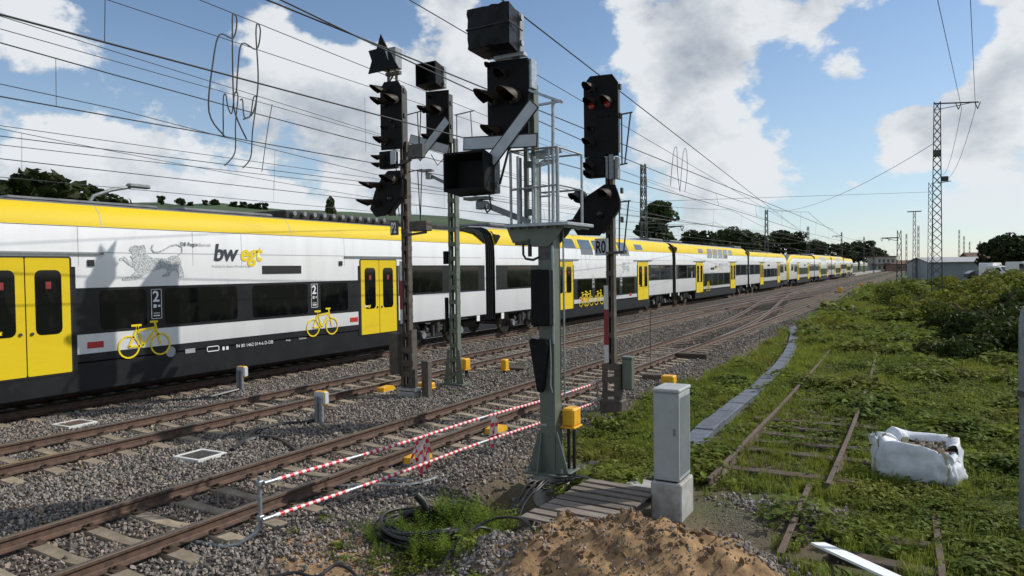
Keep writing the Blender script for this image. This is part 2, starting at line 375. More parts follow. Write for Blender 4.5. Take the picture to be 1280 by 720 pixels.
def mound(x, y):
    g = np.exp(-(((x + 2.85) / 1.15) ** 2 + ((y - 7.05) / .80) ** 2)) * .72 + np.exp(-(((x + 1.75) / .7) ** 2 + ((y - 7.5) / .55) ** 2)) * .26 + np.exp(-(((x + 4.0) / .6) ** 2 + ((y - 6.5) / .5) ** 2)) * .14
    return g * (.72 + .75 * (nfbm(x * 2.2 + 9, y * 2.2) - .45)) + np.clip(g * 6, 0, 1) * (.26 * (nfbm(x * 3.4, y * 3.4 + 3) - .45) + .10 * np.abs(nfbm(x * 9, y * 9, 3) - .45) + .03 * (nfbm(x * 20, y * 20, 2) - .4))
def H(x, y):
    x = np.asarray(x, float); y = np.asarray(y, float)
    right = sstep(-6.15, -5.0, x + .5 * (nfbm(x * .8, y * .8) - .5))
    z = -.215 - .15 * right - .10 * sstep(-20.0, -24.0, x)
    z = z + .03 * (nfbm(x * 1.7, y * 1.7) - .45) + right * .13 * (nfbm(x * .7 + 4, y * .7) - .45)
    z = z - .62 * np.exp(-((((x + 5.05) / .62) ** 2 + ((y - 8.35) / .75) ** 2) ** 2))
    z = z - .42 * np.exp(-((((x + 4.32) / .36) ** 2 + ((y - 7.6) / .5) ** 2) ** 2))
    z = z + mound(x, y)
    z = z + sstep(.4, 3.5, x - .035 * np.abs(y)) * sstep(22, 45, y) * .5       # bank on the far side of the siding
    return z
def H1(x, y): return float(H(np.array([x]), np.array([y]))[0])

def make_ground():
    xs = np.concatenate([[-4000, -1500, -600, -250, -120, -60, -38, -30], np.arange(-24, -7, .35), np.arange(-7, 1.6, .05), np.arange(1.6, 12, .4), [16, 25, 45, 90, 200, 500, 1500, 4000]])
    ys = np.concatenate([[-4000, -1200, -300, -80, -25, -8, -3], np.arange(0, 4.5, .4), np.arange(4.5, 9, .045), np.arange(9, 13, .08), np.arange(13, 40, .3), np.arange(40, 130, 2.0), [140, 170, 220, 300, 450, 700, 1200, 2500, 6000]])
    Xg, Yg = np.meshgrid(xs, ys); Z = H(Xg, Yg)
    far = (np.abs(Xg) > 60) | (np.abs(Yg) > 140); Z = np.where(far, -.36, Z)
    nx, ny = len(xs), len(ys)
    v = np.stack([Xg, Yg, Z], -1).reshape(-1, 3)
    i = np.arange(ny - 1)[:, None] * nx + np.arange(nx - 1)[None, :]
    f = np.stack([i, i + 1, i + nx + 1, i + nx], -1).reshape(-1, 4)
    me = bpy.data.meshes.new('ground'); me.from_pydata(v.tolist(), [], f.tolist())
    me.polygons.foreach_set('use_smooth', [True] * len(me.polygons))
    m = bpy.data.materials.new('ground_mix'); m.use_nodes = True; nt = m.node_tree; b = nt.nodes['Principled BSDF']; b.inputs['Roughness'].default_value = .95; b.inputs['Specular IOR Level'].default_value = .2
    g = nn(nt, 'ShaderNodeNewGeometry'); P = g.outputs['Position']; sp = nn(nt, 'ShaderNodeSeparateXYZ'); nt.links.new(P, sp.inputs[0])
    def noi(s, d=6.0, rgh=.6):
        n = nn(nt, 'ShaderNodeTexNoise', i_Scale=s, i_Detail=d, i_Roughness=rgh); nt.links.new(P, n.inputs['Vector']); return n.outputs['Fac']
    vo = nn(nt, 'ShaderNodeTexVoronoi', i_Scale=17.0, i_Randomness=1.0); nt.links.new(P, vo.inputs['Vector'])
    vs_ = nn(nt, 'ShaderNodeSeparateColor'); nt.links.new(vo.outputs['Color'], vs_.inputs[0])
    st = mixc(nt, vs_.outputs[0], (.05, .047, .043), (.20, .188, .172))
    st = mixc(nt, maprange(nt, vo.outputs['Distance'], .012, .05), st, mixc(nt, .5, st, (.05, .045, .04)))
    st = mixc(nt, maprange(nt, noi(.55), .35, .7, 0, .75), st, (.125, .098, .075))          # rusty brown brake dust
    soil = mixc(nt, maprange(nt, noi(1.1), .35, .65), (.155, .115, .078), (.095, .078, .055))
    sand = mixc(nt, maprange(nt, noi(3.6, 9, .7), .38, .62), (.37, .235, .120), (.185, .118, .066))
    green = mixc(nt, maprange(nt, noi(1.3), .35, .65), (.080, .105, .028), (.095, .085, .045))
    nx_ = math_node(nt, 'MULTIPLY_ADD', noi(.9), 1.6, sp.outputs['X'])
    t_right = maprange(nt, nx_, -5.5, -4.6)
    col = mixc(nt, t_right, st, soil)
    t_green = math_node(nt, 'MULTIPLY', maprange(nt, nx_, -5.1, -3.9), maprange(nt, math_node(nt, 'MULTIPLY_ADD', noi(1.0), 2.0, sp.outputs['Y']), 9.2, 11.5))
    col = mixc(nt, t_green, col, green)
    col = mixc(nt, maprange(nt, math_node(nt, 'MULTIPLY_ADD', noi(1.5), 1.0, sp.outputs['X']), -.6, .2, 0, .8), col, green)
    # the dug-out sand heap
    dx = math_node(nt, 'DIVIDE', math_node(nt, 'ADD', sp.outputs['X'], 2.6), 1.75); dy = math_node(nt, 'DIVIDE', math_node(nt, 'SUBTRACT', sp.outputs['Y'], 7.0), 1.2)
    rr = math_node(nt, 'SQRT', math_node(nt, 'ADD', math_node(nt, 'MULTIPLY', dx, dx), math_node(nt, 'MULTIPLY', dy, dy)))
    col = mixc(nt, maprange(nt, math_node(nt, 'MULTIPLY_ADD', noi(3.0), .5, rr), 1.30, 1.05), col, sand)
    dx = math_node(nt, 'DIVIDE', math_node(nt, 'ADD', sp.outputs['X'], 5.6), 1.0); dy = math_node(nt, 'DIVIDE', math_node(nt, 'SUBTRACT', sp.outputs['Y'], 5.9), .7)
    rr = math_node(nt, 'SQRT', math_node(nt, 'ADD', math_node(nt, 'MULTIPLY', dx, dx), math_node(nt, 'MULTIPLY', dy, dy)))
    col = mixc(nt, maprange(nt, math_node(nt, 'MULTIPLY_ADD', noi(3.0), .6, rr), 1.25, .9), col, sand)
    far_g = math_node(nt, 'MAXIMUM', maprange(nt, sp.outputs['X'], -26, -32), maprange(nt, sp.outputs['Y'], 160, 240))
    col = mixc(nt, math_node(nt, 'MULTIPLY', far_g, .8), col, (.055, .08, .03))
    nt.links.new(col, b.inputs['Base Color'])
    hgt = math_node(nt, 'ADD', math_node(nt, 'MULTIPLY', math_node(nt, 'MULTIPLY', vo.outputs['Distance'], -3.0), math_node(nt, 'SUBTRACT', 1.0, t_right)), noi(9.0, 9, .7))
    bp = nn(nt, 'ShaderNodeBump', i_Strength=.8, i_Distance=.03); nt.links.new(hgt, bp.inputs['Height']); nt.links.new(bp.outputs[0], b.inputs['Normal'])
    me.materials.append(m)
    tag(link('ground', me), 'ballasted and overgrown ground sheet around the tracks', None, kind='structure')
make_ground()

# ------------------------------------------------------------------ scatter by geometry nodes
TEMPL = bpy.data.collections.new('scatter_templates')        # not linked to the scene
def template(coll, name, me):
    o = bpy.data.objects.new(name, me); coll.objects.link(o); return o
def scatter(name, pts, scl, rot, coll, parent=None):
    n = len(pts); me = bpy.data.meshes.new(name); me.vertices.add(n); me.vertices.foreach_set('co', np.asarray(pts, np.float32).ravel())
    k = len(coll.objects)
    a = me.attributes.new('scl', 'FLOAT', 'POINT'); a.data.foreach_set('value', np.asarray(scl, np.float32))
    a = me.attributes.new('rot', 'FLOAT_VECTOR', 'POINT'); a.data.foreach_set('vector', np.asarray(rot, np.float32).ravel())
    a = me.attributes.new('pick', 'INT', 'POINT'); a.data.foreach_set('value', RNG.integers(0, k, n).astype(np.int32))
    o = link(name, me, parent)
    ng = bpy.data.node_groups.new(name, 'GeometryNodeTree')
    ng.interface.new_socket('Geometry', in_out='INPUT', socket_type='NodeSocketGeometry'); ng.interface.new_socket('Geometry', in_out='OUTPUT', socket_type='NodeSocketGeometry')
    gi = ng.nodes.new('NodeGroupInput'); go = ng.nodes.new('NodeGroupOutput'); ip = ng.nodes.new('GeometryNodeInstanceOnPoints'); ci = ng.nodes.new('GeometryNodeCollectionInfo')
    ci.inputs['Collection'].default_value = coll; ci.inputs['Separate Children'].default_value = True; ci.inputs['Reset Children'].default_value = True
    def na(nm, t):
        q = ng.nodes.new('GeometryNodeInputNamedAttribute'); q.data_type = t; q.inputs['Name'].default_value = nm; return q.outputs['Attribute']
    ip.inputs['Pick Instance'].default_value = True
    L = ng.links.new
    L(gi.outputs[0], ip.inputs['Points']); L(ci.outputs[0], ip.inputs['Instance']); L(na('pick', 'INT'), ip.inputs['Instance Index']); L(na('rot', 'FLOAT_VECTOR'), ip.inputs['Rotation']); L(na('scl', 'FLOAT'), ip.inputs['Scale'])
    L(ip.outputs[0], go.inputs[0])
    md = o.modifiers.new('scatter', 'NODES'); md.node_group = ng
    return o
def stone_mesh(name, seed, m):
    rg = np.random.default_rng(seed); bm = bmesh.new()
    p = rg.normal(size=(11, 3)); p /= np.linalg.norm(p, axis=1)[:, None]; p *= rg.uniform(.8, 1.1, (11, 1)); p *= np.array([1.0, rg.uniform(.65, .9), rg.uniform(.5, .75)])
    for q in p: bm.verts.new(q * .5)
    r = bmesh.ops.convex_hull(bm, input=bm.verts); 
    for v in [v for v in bm.verts if not v.link_faces]: bm.verts.remove(v)
    me = bpy.data.meshes.new(name); bm.to_mesh(me); bm.free(); me.materials.append(MATS[m]); return me
stones = bpy.data.collections.new('stone_templates')
for i in range(6): template(stones, 'stone_form', stone_mesh('stone_form', 20 + i, 'stone' if i < 5 else 'stone_tan'))

# ------------------------------------------------------------------ tracks
RAILP = [(-.0625, 0), (-.0625, .012), (-.02, .028), (-.009, .04), (-.009, .105), (-.034, .125), (-.036, .155), (-.030, .16), (.030, .16), (.036, .155), (.034, .125), (.009, .105), (.009, .04), (.02, .028), (.0625, .012), (.0625, 0)]
def rail_mesh(path, ztop, mats, k=1.0, name='rail'):
    mb = MB(); n = len(RAILP); P = [Vector(p) for p in path]
    vs = []
    for i, p in enumerate(P):
        t = (P[min(i + 1, len(P) - 1)] - P[max(i - 1, 0)]); t.z = 0; t.normalize(); sd = Vector((t.y, -t.x, 0))
        for a, b in RAILP: vs.append(p + sd * (a * k) + Vector((0, 0, ztop - .16 * k + b * k)))
    fs = []; mi = []
    for i in range(len(P) - 1):
        for j in range(n):
            fs.append((i * n + j, i * n + (j + 1) % n, (i + 1) * n + (j + 1) % n, (i + 1) * n + j)); mi.append(1 if j in (6, 7, 8) else 0)
    fs += [tuple(range(n))[::-1], tuple((len(P) - 1) * n + j for j in range(n))]; mi += [0, 0]
    mb.add(vs, fs); mb.mi = mi
    return mb.mesh(name, mats)
def sleeper_mesh(kind):
    mb = MB()
    if kind == 'concrete':       # waisted prestressed concrete sleeper
        st = [(-1.3, .13, .20, -.02), (-.95, .135, .215, 0), (-.5, .125, .19, -.005), (0, .11, .175, -.03), (.5, .125, .19, -.005), (.95, .135, .215, 0), (1.3, .13, .20, -.02)]
        rows = []
        for x, w, h, dz in st: rows.append([(x, -w, -.2), (x, -w * .78, dz - .015), (x, -w * .70, dz), (x, w * .70, dz), (x, w * .78, dz - .015), (x, w, -.2)])
        mb.sheet(rows); n = 6; mb.f += [tuple(range(n)), tuple(6 * n + j for j in range(n))[::-1]]; mb.mi += [0, 0]
        return mb.mesh('sleeper', 'sleeper_concrete')
    mb.box((0, 0, -.08), (2.6, .24, .16), ch=.015); return mb.mesh('sleeper', 'sleeper_wood')
SLEEP_C = sleeper_mesh('concrete'); SLEEP_W = sleeper_mesh('wood')
def clip_mb(mb, x, y, z):
    for s in (-1, 1):
        mb.box((x + s * .105, y, z + .012), (.10, .15, .024)); mb.cyl((x + s * .10, y, z), (x + s * .10, y, z + .062), .02, n=6)
        mb.bar((x + s * .06, y - .05, z + .034), (x + s * .06, y + .05, z + .034), .03)
def path_x(fn, y0, y1, step): 
    n = max(2, int((y1 - y0) / step) + 1); return [(fn(y), y) for y in np.linspace(y0, y1, n)]
def track(label, fn, y0, y1, railmats, sleeper, step=.6, smax=250, sy1=None, phase=0.0, farmat='sleeper_concrete', clips=25.0):
    root = empty('railway_track', (0, 0, 0)); tag(root, label, 'railway track', 'running lines of the station throat')
    straight = abs(fn(y0) - fn(y1)) < 1e-6
    for s in (-1, 1):
        if straight: pts = [(fn(y0) + s * .7525, y0, 0), (fn(y0) + s * .7525, y1, 0)]
        else:
            pts = []
            for (x, y) in path_x(fn, y0, y1, 1.5):
                dxy = (fn(y + .1) - fn(y - .1)) / .2; l = math.hypot(1, dxy); pts.append((x + s * .7525 / l, y - s * .7525 * dxy / l, 0))
        link('rail', rail_mesh(pts, 0.0, railmats), root)
    mbc = MB(); mbf = MB(); y = y0 + phase; c = 0
    while y < y1:
        dxy = (fn(y + .1) - fn(y - .1)) / .2
        if c < smax and (sy1 is None or y < sy1):
            o = link('sleeper', sleeper, root); o.location = (fn(y) + random.uniform(-.02, .02), y + random.uniform(-.02, .02), -.162 + random.uniform(-.006, .004)); o.rotation_euler = (0, 0, -math.atan(dxy) + random.uniform(-.012, .012))
            c += 1
        else: mbf.box((fn(y), y, -.25), (2.6, .22, .17))
        if y < clips:
            for s in (-1, 1): clip_mb(mbc, fn(y) + s * .7525, y, -.165)
        y += step
    if mbc.v: tag(mbc.build('rail_fastenings', 'clip_steel', root), kind='stuff')
    if mbf.v: tag(mbf.build('distant_sleepers', farmat, root), kind='stuff')
    return root
def xover(y):                                      # line branching off to the left beyond the signals
    t = min(max((y - 27) / 62, 0), 1); return X1 + (X2 - X1) * (t * t * (3 - 2 * t))
def xover2(y):
    t = min(max((y - 46) / 62, 0), 1); return X2 + (X1 - X2) * (t * t * (3 - 2 * t))
RUST = ('rail_rust', 'rail_head'); SHINY = ('rail_rust', 'rail_shiny')
track('rusty railway track running under the red and white barrier tubes', lambda y: X1, -3, 420, RUST, SLEEP_C, smax=190, phase=.15)
track('middle railway track between the train and the barrier', lambda y: X2, -2, 420, SHINY, SLEEP_C, smax=200, phase=.4)
track('railway track carrying the yellow and white train', lambda y: X3, -4, 420, SHINY, SLEEP_C, smax=120, phase=.2, clips=20)
t4 = track('turnout rails branching leftwards beyond the red and white barrier', xover, 27, 89, RUST, SLEEP_W, smax=0, farmat='sleeper_wood', clips=0)
t5 = track('crossover rails joining the front track far down the line', xover2, 46, 108, RUST, SLEEP_W, smax=0, farmat='sleeper_wood', clips=0)
track('railway track hidden behind the yellow and white train', lambda y: X4, 60, 420, SHINY, SLEEP_C, smax=0, clips=0)

# ballast: loose stones round the sleepers
def in_sleeper(x, y, xc, phase, step, y0):
    k = (y - y0 - phase) / step; d = np.abs(k - np.round(k)) * step
    return (np.abs(x - xc) < 1.28) & (d < .115)
def ballast():
    P = []; S = []
    for (x0, x1, y0, y1, dens, s0, s1) in [(-16.6, -5.0, 2.2, 9, 430, .034, .074), (-16.6, -5.0, 9, 15, 330, .040, .078), (-16.6, -5.4, 15, 26, 200, .046, .085), (-16.2, -5.6, 26, 52, 70, .06, .10)]:
        n = int((x1 - x0) * (y1 - y0) * dens); x = RNG.uniform(x0, x1, n); y = RNG.uniform(y0, y1, n)
        # only what the camera can see: left edge of the view
        keep = (x > -2.2 * y - 1.5)
        for xc, ph, yy0 in ((X1, .15, -3), (X2, .4, -2), (X3, .2, -4)):
            ins = in_sleeper(x, y, xc, ph, .6, yy0); keep &= ~(ins & (RNG.random(n) > .05))
            for s in (-1, 1): keep &= np.abs(x - (xc + s * .7525)) > .075
        keep &= RNG.random(n) > sstep(-6.3, -5.2, x + .8 * (nfbm(x * .9, y * .9) - .5)) * .93
        keep &= H(x, y) > -.55
        x = x[keep]; y = y[keep]; n = len(x); s = RNG.uniform(s0, s1, n) * np.where(RNG.random(n) > .93, 1.45, 1)
        z = H(x, y) + s * .12 + RNG.uniform(0, .022, n); P.append(np.stack([x, y, z], -1)); S.append(s)
    P = np.concatenate(P); S = np.concatenate(S)
    o = scatter('ballast_gravel', P, S, RNG.uniform(0, 2 * PI, (len(P), 3)), stones)
    tag(o, 'grey crushed stone ballast around the sleepers', 'gravel', kind='stuff')
    clods = bpy.data.collections.new('clod_templates')
    for i in range(4): template(clods, 'clod_form', stone_mesh('clod_form', 50 + i, 'sand'))
    n = 900; x = RNG.normal(-2.75, .75, n); y = RNG.normal(7.1, .5, n); k = mound(x, y) > .06; x, y = x[k], y[k]; s = .025 + .10 * RNG.random(len(x)) ** 3
    tag(scatter('sand_clods', np.stack([x, y, H(x, y) + s * .1], -1), s, RNG.uniform(0, 2 * PI, (len(x), 3)), clods), 'lumps of brown sand on the dug-out heap', 'sand', kind='stuff')
    # rubble around the heap, the pit edge and the old siding
    P = []; S = []
    for cx, cy, rx, ry, n, s0, s1 in [(-2.7, 7.1, 1.5, 1.2, 1500, .012, .045), (-2.6, 7.7, 1.0, .35, 160, .04, .10), (-4.1, 6.5, .55, .5, 800, .03, .085), (-1.5, 7.9, .5, .45, 420, .03, .09), (-1.75, 10.0, .8, .35, 420, .04, .09), (-1.0, 9.7, .35, .6, 240, .04, .09), (-5.5, 6.6, 1.1, 1.2, 1500, .02, .06), (-4.4, 8.5, .4, 1.6, 260, .03, .08), (-5.3, 10.5, .7, 1.3, 520, .02, .07), (-.2, 8.0, .7, .5, 500, .02, .05), (-2.0, 9.2, .55, .8, 2600, .010, .024), (-1.9, 15, .6, 4, 500, .03, .08)]:
        x = cx + RNG.normal(0, .5, n) * rx; y = cy + RNG.normal(0, .5, n) * ry; s = RNG.uniform(s0, s1, n)
        P.append(np.stack([x, y, H(x, y) + s * .15], -1)); S.append(s)
    P = np.concatenate(P); S = np.concatenate(S)
    o = scatter('rubble_gravel', P, S, RNG.uniform(0, 2 * PI, (len(P), 3)), stones)
    tag(o, 'loose stones strewn over the sand heap and bare soil', 'gravel', kind='stuff')
ballast()

# old overgrown siding
def siding():
    fn = lambda y: -1.92 - .00075 * max(0, y - 10) ** 2
    root = empty('overgrown_siding', (0, 0, 0)); tag(root, 'rusty abandoned siding with wooden sleepers sunk in weeds', 'railway track')
    for s, ya, yb in ((-1, 10.4, 52), (1, 10.9, 40)):
        pts = [(fn(y) + s * .77 + .006 * math.sin(y * .9 + s), y, 0) for y in np.linspace(ya, yb, 50)]
        link('rail', rail_mesh(pts, -.18, ('old_rail', 'old_rail'), k=.9), root)
    y = 11.6; k = 0
    while y < 45:
        if random.random() > .12:
            o = link('sleeper', SLEEP_W, root); o.location = (fn(y) + random.uniform(-.07, .07), y, -.285 + random.uniform(-.02, .015)); o.rotation_euler = (random.uniform(-.02, .02), random.uniform(-.02, .02), random.uniform(-.04, .04)); o.scale = (.92, 1, 1)
        y += .66
    for lab, (xa, ya), (xb, yb), z in (('short cut rail lying in weeds beside white board', (-1.36, 8.25), (-1.42, 11.1), -.27), ('short cut rail lying in weeds in front of the bag', (.19, 7.6), (.13, 10.4), -.27)):
        tag(link('loose_rail', rail_mesh([(xa, ya, 0), (xb, yb, 0)], z, ('old_rail', 'old_rail'), name='loose_rail')), lab, 'rail')
    for i, (x, y, rz, lab) in enumerate(((-.45, 9.35, .1, 'half-buried old sleeper between the two cut rails, farther one'), (-.35, 8.6, -.05, 'half-buried old sleeper between the two cut rails, nearer one'))):
        mb = MB(); mb.box((0, 0, 0), (1.1, .2, .12), ch=.015); o = mb.build('old_sleeper', 'sleeper_wood'); o.location = (x, y, -.36); o.rotation_euler = (.05, .03, rz); tag(o, lab, 'sleeper', 'old sleepers between the cut rails')
siding()
# ------------------------------------------------------------------ the train
HALF = 1.41
SEC_S = [(0, .92), (1.36, .92), (1.41, 1.0), (1.41, 3.40), (1.40, 3.94), (1.30, 4.24), (1.12, 4.43), (.85, 4.49), (0, 4.52)]       # single deck: half section (x, z)
SEC_D = [(0, .92), (1.36, .92), (1.41, 1.0), (1.41, 3.40), (1.385, 3.94), (1.25, 4.45), (1.02, 4.66), (.75, 4.76), (0, 4.80)]       # double deck
def surf_x(sec, z):
    if z <= 1.0: return HALF
    for (xa, za), (xb, zb) in zip(sec[1:], sec[2:]):
        if za <= z <= zb + 1e-6 and zb > za: return xa + (xb - xa) * (z - za) / (zb - za)
    return sec[-1][0] if z > 4 else HALF
def full_section(sec): return [(x, z) for x, z in sec] + [(-x, z) for x, z in sec[-2:0:-1]]
def body_mesh(sec, ys, kx, kz, name='body', yellow_front=0.0):
    prof = full_section(sec); n = len(prof); mb = MB(); vs = []
    for y, a, b in zip(ys, kx, kz):
        for x, z in prof: vs.append((x * a, y, .92 + (z - .92) * b))
    fs = []; mi = []
    for i in range(len(ys) - 1):
        for j in range(n):
            j2 = (j + 1) % n; fs.append((i * n + j, i * n + j2, (i + 1) * n + j2, (i + 1) * n + j))
            zz = (prof[j][1] + prof[j2][1]) / 2
            c = 0 if zz > .99 else 1
            if zz > 3.93: c = 2
            if zz > sec[-3][1]: c = 3
            if yellow_front and (ys[i] + ys[i + 1]) / 2 < yellow_front and zz > 1.2: c = 2
            mi.append(c)
    fs += [tuple(range(n)), tuple((len(ys) - 1) * n + j for j in range(n))[::-1]]; mi += [2 if yellow_front else 1, 1]
    mb.add(vs, fs); mb.mi = mi; return mb
def build_car(kind, y0, flip, label, detail=2, silver=False, smat='train_glass'):
    """kind end/mid; local y from 0 (cab or gangway) to 26.0; flip mirrors along y. Near side is +X."""
    L = 25.95 if kind == 'end' else 25.4
    root = empty('rail_car', (X3, y0, 0)); tag(root, label, 'rail car', 'coupled cars of the yellow and white train')
    sec = SEC_S if kind == 'end' else SEC_D
    Y = (lambda y: L - y) if flip else (lambda y: y)
    def fix(mb):
        if flip: mb.v = [(x, L - y, z) for x, y, z in mb.v]
        return mb
    if kind == 'end':
        ys = [0, .35, .9, 1.7, 2.6, 3.6, L]; kx = [.60, .78, .90, .965, .99, 1, 1]; kz = [.50, .64, .78, .90, .97, 1, 1]
        fix(body_mesh(sec, ys, kx, kz, yellow_front=1.2)).build('body', ['white_paint', 'dark_paint', 'yellow_paint', 'roof_grey'], root, smooth=True)
    else:
        body_mesh(sec, [0, .3, L - .3, L], [.985, 1, 1, .985], [.99, 1, 1, .99]).build('body', ['white_paint', 'dark_paint', 'yellow_paint', 'roof_silver'], root, smooth=True)
    def panel(name, ya, yb, za, zb, m, off=.004, r=.0, shear=0.0, parent=None, th=.03, both=False):
        mb = MB(); zs = {za, zb}
        for q, (cx, cz) in enumerate(sec):
            if za < cz < zb: zs.add(cz)
        if r > 0:
            for k in (0.0, .3, .62, 1.0): zs.add(za + r * (1 - math.cos(k * PI / 2))); zs.add(zb - r * (1 - math.cos(k * PI / 2)))
        zs = sorted(zs); rows_o = []; rows_i = []
        for z in zs:
            d = min(z - za, zb - z); ins = 0 if (r <= 0 or d >= r) else r - math.sqrt(max(0, r * r - (r - d) ** 2))
            x = surf_x(sec, z) + off; sh = shear * (z - za)
            rows_o.append([(x, Y(ya) + (ins + sh) * (-1 if flip else 1), z), (x, Y(yb) - (ins - sh) * (-1 if flip else 1), z)])
        vs = [p for rr in rows_o for p in rr]; k = len(rows_o)
        vs += [(p[0] - th, p[1], p[2]) for p in vs]; fs = []
        for i in range(k - 1):
            a = 2 * i; fs.append((a, a + 1, a + 3, a + 2)); b = 2 * k + a
            fs.append((a, a + 2, b + 2, b)); fs.append((a + 1, b + 1, b + 3, a + 3))
        fs.append((0, 2 * k, 2 * k + 1, 1)); e = 2 * (k - 1); fs.append((e, e + 1, 2 * k + e + 1, 2 * k + e))
        mb.add(vs, fs); return mb.build(name, m, parent or root)
    def door(ya, yb):
        panel('door_frame', ya - .05, yb + .05, .74, 3.27, 'seal', .006, r=.06)
        ym = (ya + yb) / 2
        for a, b in ((ya, ym - .012), (ym + .012, yb)):
            d = panel('door', a, b, .78, 3.235, 'yellow_paint', .018, r=.03)
            w = b - a; panel('pane', a + w * .20, b - w * .20, 1.62, 2.98, 'train_glass', .023, r=.12, parent=d)
            mb = MB(); yy = (b - .1) if a == ya else (a + .1); x = HALF + .02
            mb.cyl((x, Y(yy), 1.66), (x + .02, Y(yy), 1.66), .035, n=10); mb.build('button', 'bogie_metal', d)
            if detail > 1:
                mb = MB(); mb.box((HALF + .024, Y((a + b) / 2), 2.66), (.004, .11, .15)); mb.build('notice', 'plate_red', d)
        panel('door_rail', ya - .75, yb + .75, 3.32, 3.36, 'galv_dull', .05, th=.09)
        if detail > 1 and not flip:
            lettering('lettering', 'bw', .12, 'print_white', root, (HALF + .026, ya + .15, 1.68), offset=.006, shear=.2)
            lettering('lettering', 'egt', .12, 'print_yellow', root, (HALF + .026, ya + .29, 1.68), offset=.006, shear=.2)
    def bands(lst, za, zb):
        for ya, yb, wins in lst:
            b = panel('window_band', ya, yb, za, zb, 'band_black', .004)
            for wa, wb in wins:
                panel('window', wa, wb, za + .07, zb - .06, smat, .010, r=.10, parent=b)
    def bogie(yc, powered=False):
        bg = link('bogie', None, root) if False else None
        mb = MB()
        mb.box((HALF - .28, Y(yc), .62), (.16, 2.1, .16), ch=.03); mb.box((HALF - .28, Y(yc), .78), (.2, .9, .2), ch=.03); mb.box((0, Y(yc), .6), (2.2, .5, .3))
        for s in (-1, 1):
            mb.box((HALF - .22, Y(yc + s * 1.25), .46), (.26, .34, .32), ch=.04); mb.bar((HALF - .2, Y(yc + s * .5), .5), (HALF - .2, Y(yc + s * 1.2), .42), .1)
            mb.cyl((HALF - .13, Y(yc + s * .62), .38), (HALF - .13, Y(yc + s * .62), .78), .07, n=10); mb.cyl((HALF - .2, Y(yc + s * .28), .5), (HALF - .2, Y(yc + s * .28), .9), .13, n=12)
        bg = mb.build('bogie', 'bogie_metal', root)
        for s in (-1, 1):
            w = MB(); x = .80; y = Y(yc + s * 1.25)
            for (xa, xb, r) in ((x - .07, x - .045, .485), (x - .045, x + .07, .46)): w.cyl((xa, y, .46), (xb, y, .46), r, n=28)
            w.cyl((x + .07, y, .46), (x + .18, y, .46), .16, n=14); w.cyl((-.9, y, .46), (x, y, .46), .09, n=10); w.cyl((-.87, y, .46), (-.75, y, .46), .46, n=20)
            w.build('wheel', 'wheel_steel', bg, smooth=True)
            c = MB(); c.cyl((HALF - .10, y, .46), (HALF - .05, y, .46), .12, n=14); c.build('axle_cap', 'galv_dull', bg)
            sp = MB()
            for q in range(5): sp.cyl((HALF - .24, Y(yc + s * .95), .56 + q * .05), (HALF - .24, Y(yc + s * .95), .585 + q * .05), .085, n=10)
            sp.build('spring', 'bogie_metal', bg)
    def skirt(ya, yb, top):
        mb = MB(); mb.box((HALF - .16 + .0, (Y(ya) + Y(yb)) / 2, .62), (.30, yb - ya, .60)); mb.box((-HALF + .16, (Y(ya) + Y(yb)) / 2, .62), (.30, yb - ya, .60)); mb.box((0, (Y(ya) + Y(yb)) / 2, .56), (2.3, yb - ya - .1, .62))
        mb.build('skirt', 'dark_paint', root)
        if top > 1.0: panel('skirt_panel', ya, yb, .96, top, 'dark_paint', .003)
    def bike(yc, z):
        mb = MB(); x = HALF + .012
        def seg(a, b, w=.028): 
            p0 = Vector((x, a[0] + yc, a[1] + z)); p1 = Vector((x, b[0] + yc, b[1] + z)); mb.bar(p0, p1, w, .012, up=(1, 0, 0))
        def ring(cy, cz, r, n=22):
            for q in range(n):
                a0, a1 = 2 * PI * q / n, 2 * PI * (q + 1) / n; seg((cy + r * math.cos(a0), cz + r * math.sin(a0)), (cy + r * math.cos(a1), cz + r * math.sin(a1)), .04)
        ring(-.40, .25, .25); ring(.40, .25, .25)
        for a, b in (((-.40, .25), (-.16, .72)), ((-.40, .25), (-.05, .25)), ((-.05, .25), (-.20, .72)), ((-.16, .62), (.28, .66)), ((-.05, .25), (.28, .62)), ((.40, .25), (.26, .78)), ((-.33, .74), (-.08, .74)), ((.14, .80), (.34, .80))): seg(a, b, .05)
        mb.build('bicycle_sign', 'print_yellow', root)
    def klass(yc):
        mb = MB(); x = HALF + .012
        for a, b in (((yc - .13, 1.80), (yc + .13, 1.80)), ((yc - .13, 2.50), (yc + .13, 2.50)), ((yc - .13, 1.80), (yc - .13, 2.50)), ((yc + .13, 1.80), (yc + .13, 2.50))): mb.bar((x, a[0], a[1]), (x, b[0], b[1]), .012, .008, up=(1, 0, 0))
        mb.box((x, yc, 1.87), (.006, .16, .03)); mb.box((x, yc, 1.93), (.006, .16, .015)); mb.box((x, yc - .04, 2.1), (.006, .08, .08)); mb.box((x, yc + .07, 2.1), (.006, .06, .05))
        mb.build('class_sign', 'print_white', root)
        lettering('class_number', '2', .36, 'print_white', root, (HALF + .016, yc - .10, 2.21), offset=.008)
    def logo(ya, z, size):
        k = size / .62
        lettering('logo_lettering', 'bw', size, 'print_dark', root, (HALF + .012, ya, z), offset=.014 * k, shear=.18, spacing=.94)
        lettering('logo_lettering', 'egt', size, 'print_yellow', root, (HALF + .012, ya + .84 * k, z), offset=.016 * k, shear=.18, spacing=.94)
